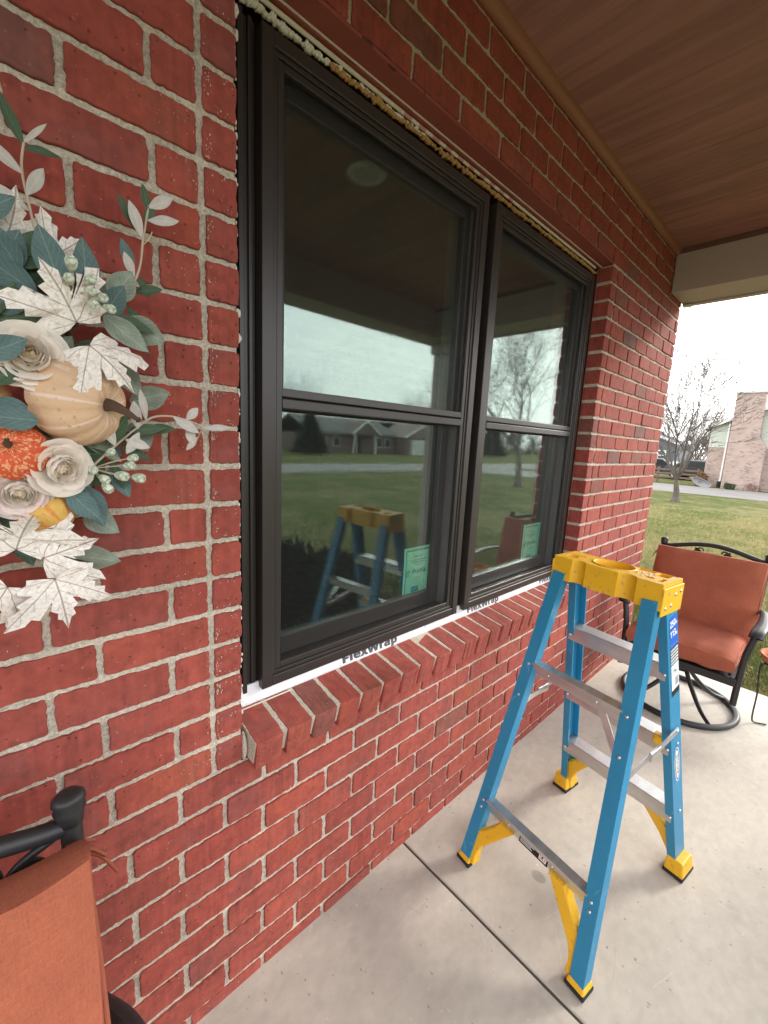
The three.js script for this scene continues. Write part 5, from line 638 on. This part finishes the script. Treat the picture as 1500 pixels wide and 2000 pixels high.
{ // the neighbour's gable end: brick below, siding above, brick chimney
  const h = thing('neighbour_house', 'pale brick and green sided house with a tall brick chimney', 'house'), W = 512, a = noiseField(W, W, 5, 5, 211, 0.6), r = rng(212), tone = []; for (let i = 0; i < 4096; i++) tone.push(r());
  const bm = std({ roughness: 0.9, map: colourTexture(W, W, (i, j, k) => { const row = Math.floor(j / 16), off = row % 2 * 21, col = Math.floor((i + off) / 42.67), t = tone[(row * 13 + col) % 4096], joint = j % 16 < 2 || (i + off) % 42.67 < 2, s = 0.62 + 0.3 * a[k]; return joint ? [0.50 * s, 0.45 * s, 0.41 * s] : t < 0.13 ? [0.29 * s, 0.20 * s, 0.175 * s] : [mix(0.38, 0.47, t) * s, mix(0.28, 0.345, t) * s, mix(0.235, 0.295, t) * s]; }) });
  const sid = std({ color: lin(0.44, 0.47, 0.40), roughness: 0.6 }), white = std({ color: lin(0.70, 0.70, 0.68), roughness: 0.5 }), g0 = -0.3, roofY = (z) => z < 0.6 ? 3.22 + (z + 4.45) * 0.42 : 3.22 + (5.65 - z) * 0.42;
  const uv = (q) => boxUV(q, 0.55);
  put('brick_wall_face', uv(box(30.4, 40, g0, 2.05, -4.4, 5.6)), bm, h);
  { const s = new THREE.Shape([[-4.4, 2.05], [5.6, 2.05], [5.6, 3.2], [0.6, 5.3], [-4.4, 3.2]].map((p) => new THREE.Vector2(...p))), q = new THREE.ExtrudeGeometry(s, { depth: 9.5, bevelEnabled: false }); q.rotateY(-Math.PI / 2); q.rotateY(Math.PI); const p = q.attributes.position; for (let i = 0; i < p.count; i++) { const X = p.getX(i), Z = p.getZ(i); p.setXYZ(i, 30.46 + Math.abs(X), p.getY(i), -Z); } q.computeVertexNormals(); put('gable_wall', q, sid, h); }
  lapSiding(-4.38, 5.58, 2.06, (z) => roofY(z) - 0.10, 30.45, sid, h);
  const uvc = (pts) => { const s = extrude(pts, 0.72); s.rotateY(-Math.PI / 2); s.translate(30.10, 0, 0); return uv(s.toNonIndexed()); };
  const ch = put('chimney', uvc([[-3.42, g0], [-1.80, g0], [-1.82, 2.15], [-2.16, 2.65], [-2.18, 4.98], [-3.42, 4.98]]), bm, h);
  put('chimney_cap', box(29.68, 30.5, 4.981, 5.07, -3.47, -2.13, 0.01), std({ color: lin(0.42, 0.40, 0.38), roughness: 0.9 }), ch); put('flue', rod([30.1, 5.07, -2.8], [30.1, 5.16, -2.8], 0.10, 0.10, 14), M.bark, ch);
  for (const s of [1, -1]) { const g = box(0, 11, -0.07, 0.07, 0, 5.75); g.rotateX(s > 0 ? -0.398 : 0.398); if (s < 0) { const p = g.attributes.position; } const k = put('roof_slope', s > 0 ? g : box(0, 11, -0.07, 0.07, -5.75, 0).rotateX(0.398), std({ color: lin(0.16, 0.13, 0.11), roughness: 0.95 }), h); k.position.set(30.2, s > 0 ? 3.10 : 3.10, s > 0 ? -4.75 : 5.95); }
  put('rake_board', [bar([[-0.06, -0.09], [0.02, -0.09], [0.02, 0.06], [-0.06, 0.06]], [30.2, 3.10, -4.75], [30.2, 5.36, 0.6], [1, 0, 0], [0, 1, 0]), bar([[-0.06, -0.09], [0.02, -0.09], [0.02, 0.06], [-0.06, 0.06]], [30.2, 5.36, 0.6], [30.2, 3.10, 5.95], [1, 0, 0], [0, 1, 0])], white, h);
  put('downspout', [box(30.30, 30.40, 0.15, 3.4, -3.62, -3.53, 0.02), box(30.1, 30.34, -0.1, 0.16, -3.62, -3.53, 0.02), rod([30.35, 3.4, -3.575], [30.35, 3.8, -3.575], 0.03)], white, h);
  put('drain_boot', box(30.05, 30.30, -0.25, 0.12, -3.66, -3.50, 0.02), M.rubber, h);
}
{ // slate-grey house further off
  const h = thing('grey_house', 'slate grey house with a white trimmed window seen past the bare tree', 'house', [58, -0.25, -16.5], 0), c = std({ color: lin(0.085, 0.095, 0.115), roughness: 0.8 }), w = std({ color: lin(0.74, 0.74, 0.72), roughness: 0.6 });
  put('wall', [box(0, 9, 0, 3.0, -6, 4.3)], c, h); { const s = extrude([[-6, 3.0], [4.3, 3.0], [-0.85, 5.1]], 9); s.rotateY(-Math.PI / 2); s.translate(4.5, 0, 0); put('gable', s, c, h); }
  put('rake_trim', [bar([[-0.15, -0.12], [0.3, -0.12], [0.3, 0.1], [-0.15, 0.1]], [0, 3.0, 4.6], [0, 5.22, -0.85], [1, 0, 0], [0, 1, 0]), bar([[-0.15, -0.12], [0.3, -0.12], [0.3, 0.1], [-0.15, 0.1]], [0, 5.22, -0.85], [0, 3.0, -6.3], [1, 0, 0], [0, 1, 0])], w, h);
  for (const z of [3.0, -1.2]) { const k = put('window', [box(-0.06, 0.05, 1.05, 2.25, z - 0.45, z - 0.33), box(-0.06, 0.05, 1.05, 2.25, z + 0.33, z + 0.45), box(-0.06, 0.05, 2.13, 2.25, z - 0.33, z + 0.33), box(-0.06, 0.05, 1.05, 1.17, z - 0.33, z + 0.33), box(-0.06, 0.05, 1.60, 1.68, z - 0.33, z + 0.33)], w, h); put('pane', box(-0.03, 0.0, 1.17, 2.13, z - 0.33, z + 0.33), std({ color: lin(0.05, 0.06, 0.07), roughness: 0.1 }), k); }
}
{ // brown rail fence, white picket fence behind it
  const f = thing('rail_fence', 'brown wooden post and rail fence across the driveway', 'fence', [0, 0, 0]), m = std({ color: lin(0.14, 0.095, 0.075), roughness: 0.9 });
  for (let i = 0; i < 6; i++) { const z = -4.75 - i * 1.05; put('post', box(30.8, 30.92, -0.3, 0.72, z - 0.06, z + 0.06, 0.01), m, f); } for (const y of [0.05, 0.28, 0.52]) put('rail', box(30.77, 30.80, y, y + 0.11, -10.1, -4.7, 0.005), m, f);
  const p = thing('picket_fence', 'white picket fence far behind the brown rail fence', 'fence'), w = std({ color: lin(0.72, 0.72, 0.70), roughness: 0.7 });
  for (let i = 0; i < 46; i++) { const z = -6.6 - i * 0.22; put('picket', extrude([[-0.07, -0.3], [0.07, -0.3], [0.07, 0.88], [0, 0.98], [-0.07, 0.88]], 0.03).rotateY(-Math.PI / 2).translate(44, 0, z), w, p); } put('rail', [box(44.02, 44.07, 0.0, 0.12, -16.8, -6.5), box(44.02, 44.07, 0.62, 0.74, -16.8, -6.5)], w, p);
}
function car(label, x, z, turn, paint) {
  const c = thing('parked_car', label, 'car', [x, -0.245, z], turn, 'dark cars behind the rail fence'), g = extrude([[-2.2, 0.35], [-2.2, 0.78], [-1.9, 0.90], [-1.15, 0.96], [-0.55, 1.42], [0.95, 1.44], [1.65, 1.0], [2.15, 0.92], [2.25, 0.55], [2.2, 0.30], [-2.1, 0.30]], 1.72, 0.10); put('body', g, std({ color: lin(...paint), roughness: 0.25 }), c);
  for (const s of [1, -1]) { put('side_window', extrude([[-0.98, 0.98], [-0.50, 1.36], [0.85, 1.38], [1.35, 1.0]], 0.02).translate(0, 0, s * 0.862), std({ color: lin(0.03, 0.035, 0.04), roughness: 0.05 }), c); for (const q of [-1.4, 1.4]) { const w = put('wheel', new THREE.CylinderGeometry(0.33, 0.33, 0.22, 24).rotateX(Math.PI / 2).translate(q, 0.33, s * 0.78), M.rubber, c); put('rim', new THREE.CylinderGeometry(0.20, 0.20, 0.02, 16).rotateX(Math.PI / 2).translate(q, 0.33, s * 0.895), M.rivet, w); } }
}
car('dark car parked behind the fence left of the tree trunk', 36.5, -8.6, Math.PI / 2 + 0.2, [0.02, 0.021, 0.025]); car('black car parked behind the fence right of the tree trunk', 36, -5.4, Math.PI / 2 - 0.15, [0.012, 0.012, 0.014]);
{ // a pale plastic sled left by the house wall
  const s = thing('plastic_sled', 'pale plastic sled lying between the bronze shrub and the driveway', 'sled', [29.5, -0.22, -4.30], 0.1), w = std({ color: lin(0.20, 0.20, 0.20), roughness: 0.7 });
  const g = new THREE.SphereGeometry(1, 28, 10, 0, Math.PI * 2, Math.PI / 2, Math.PI / 2), p = g.attributes.position; for (let i = 0; i < p.count; i++) p.setXYZ(i, p.getX(i) * 0.30, p.getY(i) * 0.20 + 0.10 * p.getZ(i) ** 2, p.getZ(i) * 0.62); g.computeVertexNormals(); const sh = put('shell', g, w, s); const pts = []; for (let i = 0; i < 24; i++) { const a = i / 24 * 6.283; pts.push([0.30 * Math.cos(a), 0.10 * Math.sin(a) ** 2, 0.62 * Math.sin(a)]); } put('rim', tube(pts, 0.03, 60, 6, true), w, s); w.side = THREE.DoubleSide; s.rotation.set(0.42, 0.1, 0.9); s.position.y = -0.02; s.scale.setScalar(0.8);
}
// shrubs: thousands of small leaf faces through a lumpy volume on short stems
function shrub(name, label, x, z, rx, ry, rz, n, leafS, mat, seed, spiky = 0, group) {
  const r = rng(seed), t = thing(name, label, 'shrub', [x, groundY(x, z) - 0.02, z], 0, group), P = [], lump = []; for (let i = 0; i < 9; i++) lump.push([(r() - 0.5) * 1.5, 0.15 + r() * 0.85, (r() - 0.5) * 1.5, 0.32 + r() * 0.3]);
  for (let i = 0; i < n; i++) { const l = lump[i % 9], a = r() * 6.283, b = Math.acos(2 * r() - 1), q = l[3] * (0.55 + 0.45 * Math.sqrt(r())), c = v3((l[0] * 0.7 + q * Math.sin(b) * Math.cos(a)) * rx, Math.max(0.02, (l[1] * 0.8 + q * Math.cos(b)) * ry), (l[2] * 0.7 + q * Math.sin(b) * Math.sin(a)) * rz), u = v3(r() - 0.5, r() - 0.2 + spiky, r() - 0.5).normalize(), w = v3(r() - 0.5, r() - 0.5, r() - 0.5).cross(u).normalize(), s = leafS * (0.6 + r() * 0.8), k = spiky ? 0.16 : 0.42; const A = c.clone().addScaledVector(u, s), B = c.clone().addScaledVector(w, s * k), D = c.clone().addScaledVector(w, -s * k), E = c.clone().addScaledVector(u, -s * 0.6); for (const v of [E, B, A, E, A, D]) P.push(v.x, v.y, v.z); }
  const g = new THREE.BufferGeometry(); g.setAttribute('position', new THREE.Float32BufferAttribute(P, 3)); g.computeVertexNormals(); put('foliage', g, mat, t); const st = []; for (let i = 0; i < 7; i++) { const a = r() * 6.3; st.push(rod([0, 0, 0], [Math.cos(a) * rx * 0.5, ry * 0.7, Math.sin(a) * rz * 0.5], 0.012, 0.005, 5)); } put('stem', st, M.twig, t);
}
const leafMat = (r, g, b) => std({ color: lin(r, g, b), roughness: 0.85, side: THREE.DoubleSide }), juniper = leafMat(0.022, 0.034, 0.020);
shrub('clipped_shrub', 'small round green shrub at the foot of the brick chimney', 29.2, -2.95, 0.30, 0.34, 0.30, 1500, 0.05, leafMat(0.05, 0.07, 0.03), 601);
shrub('bronze_shrub', 'bronze leaved shrub behind the white slide', 30.0, -4.35, 0.38, 0.80, 0.38, 2200, 0.06, leafMat(0.17, 0.10, 0.045), 602);
shrub('red_twig_shrub', 'low red twigged shrub against the pale brick house', 29.9, -2.15, 0.45, 0.36, 0.5, 500, 0.08, leafMat(0.20, 0.085, 0.075), 603, 0.8);
for (const [x, z, s, l] of [[0.55, 1.75, 1.0, 'dark juniper by the porch front, nearest the wreath'], [1.15, 1.85, 1.12, 'dark juniper by the porch front, second from the wreath'], [1.72, 1.82, 1.05, 'dark juniper by the porch front, third from the wreath']]) shrub('juniper', l, x, z, 0.46 * s, 0.52 * s, 0.44 * s, 9000, 0.06, juniper, 620 + x * 10, 0.9, 'junipers along the porch front');
{ // conifer mirrored in the lower pane
  const conifer = (label, x, z, H, R, seed) => { const r = rng(seed), t = thing('conifer', label, 'tree', [x, -0.27, z], 0, 'conifers across the street'), P = []; for (let i = 0; i < 9000; i++) { const y = r() ** 1.4, a = r() * 6.283, q = R * (1 - y) ** 0.8 * (0.55 + 0.45 * r()) * (0.85 + 0.25 * Math.sin(a * 5 + y * 30)), c = v3(Math.cos(a) * q, 0.25 + y * H, Math.sin(a) * q), u = v3(Math.cos(a), -0.25 + 0.3 * r(), Math.sin(a)).normalize(), w = v3(r() - 0.5, r() - 0.5, r() - 0.5).cross(u).normalize(), s = 0.22 + 0.2 * r(); for (const v of [c.clone().addScaledVector(u, -s), c.clone().addScaledVector(w, s * 0.3), c.clone().addScaledVector(u, s)]) P.push(v.x, v.y, v.z); } const g = new THREE.BufferGeometry(); g.setAttribute('position', new THREE.Float32BufferAttribute(P, 3)); g.computeVertexNormals(); put('crown', g, leafMat(0.026, 0.042, 0.024), t); put('trunk', rod([0, 0, 0], [0, H * 0.9, 0], 0.14, 0.03, 8), M.bark, t); };
  conifer('broad conifer left of the brown house, mirrored in the near window', 23.5, 36, 4.2, 1.9, 801); conifer('conifer further left across the street, mirrored in the near window', 17.5, 38, 4.6, 2.2, 802); conifer('conifer beyond the garage across the street', 60, 38, 6, 2.4, 803);
}
{ // the house across the street, seen only in the window glass
  const h = thing('brown_house', 'brown ranch house with white garage doors, mirrored in the window', 'house', [0, -0.25, 41]), br = std({ color: lin(0.15, 0.105, 0.09), roughness: 0.9 }), roof = std({ color: lin(0.10, 0.095, 0.09), roughness: 0.95 }), w = std({ color: lin(0.50, 0.50, 0.48), roughness: 0.6 }), dark = std({ color: lin(0.03, 0.035, 0.04), roughness: 0.1 });
  put('wall', [box(27, 40.5, 0, 2.35, 0, 9), box(40.5, 50, 0, 2.35, -2.5, 9)], br, h);
  const slab = (x0, x1, z0, y, d, rise) => bar([[z0 - 0.4, y], [z0 + d, y + rise], [z0 + d, y + rise + 0.18], [z0 - 0.4, y + 0.18]], [x0, 0, 0], [x1, 0, 0], [0, 0, 1], [0, 1, 0]); put('roof', [slab(26.5, 41, 0, 2.3, 4.6, 2.1), bar([[9.4, 2.3], [4.6, 4.4], [4.6, 4.58], [9.4, 2.48]], [26.5, 0, 0], [50.4, 0, 0], [0, 0, 1], [0, 1, 0])], roof, h);
  const gable = (x0, x1, z, y, rise, m) => extrude([[x0, y], [x1, y], [(x0 + x1) / 2, y + rise]], 7).translate(0, 0, z + 3.5); put('gable', [gable(40.3, 50.2, -2.6, 2.3, 2.3)], std({ color: lin(0.20, 0.15, 0.13), roughness: 0.9 }), h); put('porch_gable', gable(32, 36.2, -1.6, 2.4, 1.5), br, h);
  const rake = (x0, x1, z, y, rise) => [bar([[-0.1, -0.1], [0.1, -0.1], [0.1, 0.12], [-0.1, 0.12]], [x0, y, z], [(x0 + x1) / 2, y + rise, z], [0, 0, 1], [0, 1, 0]), bar([[-0.1, -0.1], [0.1, -0.1], [0.1, 0.12], [-0.1, 0.12]], [(x0 + x1) / 2, y + rise, z], [x1, y, z], [0, 0, 1], [0, 1, 0])]; put('gable_trim', [...rake(39.9, 50.6, -2.7, 2.3, 2.5), ...rake(31.8, 36.4, -1.7, 2.4, 1.65)], w, h);
  for (const x of [32.4, 35.8]) put('column', rod([x, 0, -1.4], [x, 2.4, -1.4], 0.16, 0.13, 14), w, h);
  for (const [a, b] of [[41.3, 44.9], [45.8, 49.2]]) put('garage_door', box(a, b, 0, 2.05, -2.56, -2.5), w, h); put('door', box(33.6, 34.6, 0, 2.1, -0.05, 0.0), dark, h);
  for (const x of [28.6, 30.6, 37.6, 39.2]) { const k = put('window', [box(x - 0.5, x + 0.5, 0.8, 2.0, -0.05, -0.01)], w, h); put('pane', box(x - 0.42, x + 0.42, 0.88, 1.92, -0.07, -0.051), dark, k); }
}
{ // far woods closing the horizon
  const r = rng(909), P = [], add = (x, z, hgt) => { for (let i = 0; i < 120; i++) { const y = r() ** 0.8 * hgt, w = (1 - (y / hgt) ** 2) * hgt * 0.4 + 0.3, c = v3(x + (r() - 0.5) * 2 * w, y - 0.3, z + (r() - 0.5) * 2 * w), s = 0.5 + r() * 0.7, u = v3(r() - 0.5, 1.2 * r(), r() - 0.5).normalize(), q = v3(r() - 0.5, r() - 0.5, r() - 0.5).cross(u).normalize(); for (const v of [c.clone().addScaledVector(u, s), c.clone().addScaledVector(q, s * 0.25), c.clone().addScaledVector(u, -s)]) P.push(v.x, v.y, v.z); } };
  for (let i = 0; i < 260; i++) { const a = -1.35 + r() * 3.2, d = 95 + r() * 40; add(Math.cos(a) * d, Math.sin(a) * d, 3.5 + r() * 3.5); } const g = new THREE.BufferGeometry(); g.setAttribute('position', new THREE.Float32BufferAttribute(P, 3)); g.computeVertexNormals(); const k = put('woods', g, leafMat(0.10, 0.085, 0.075)); k.userData = { kind: 'stuff', label: 'distant brown winter woods along the horizon', category: 'woods' };
}
renderer.render(scene, camera);
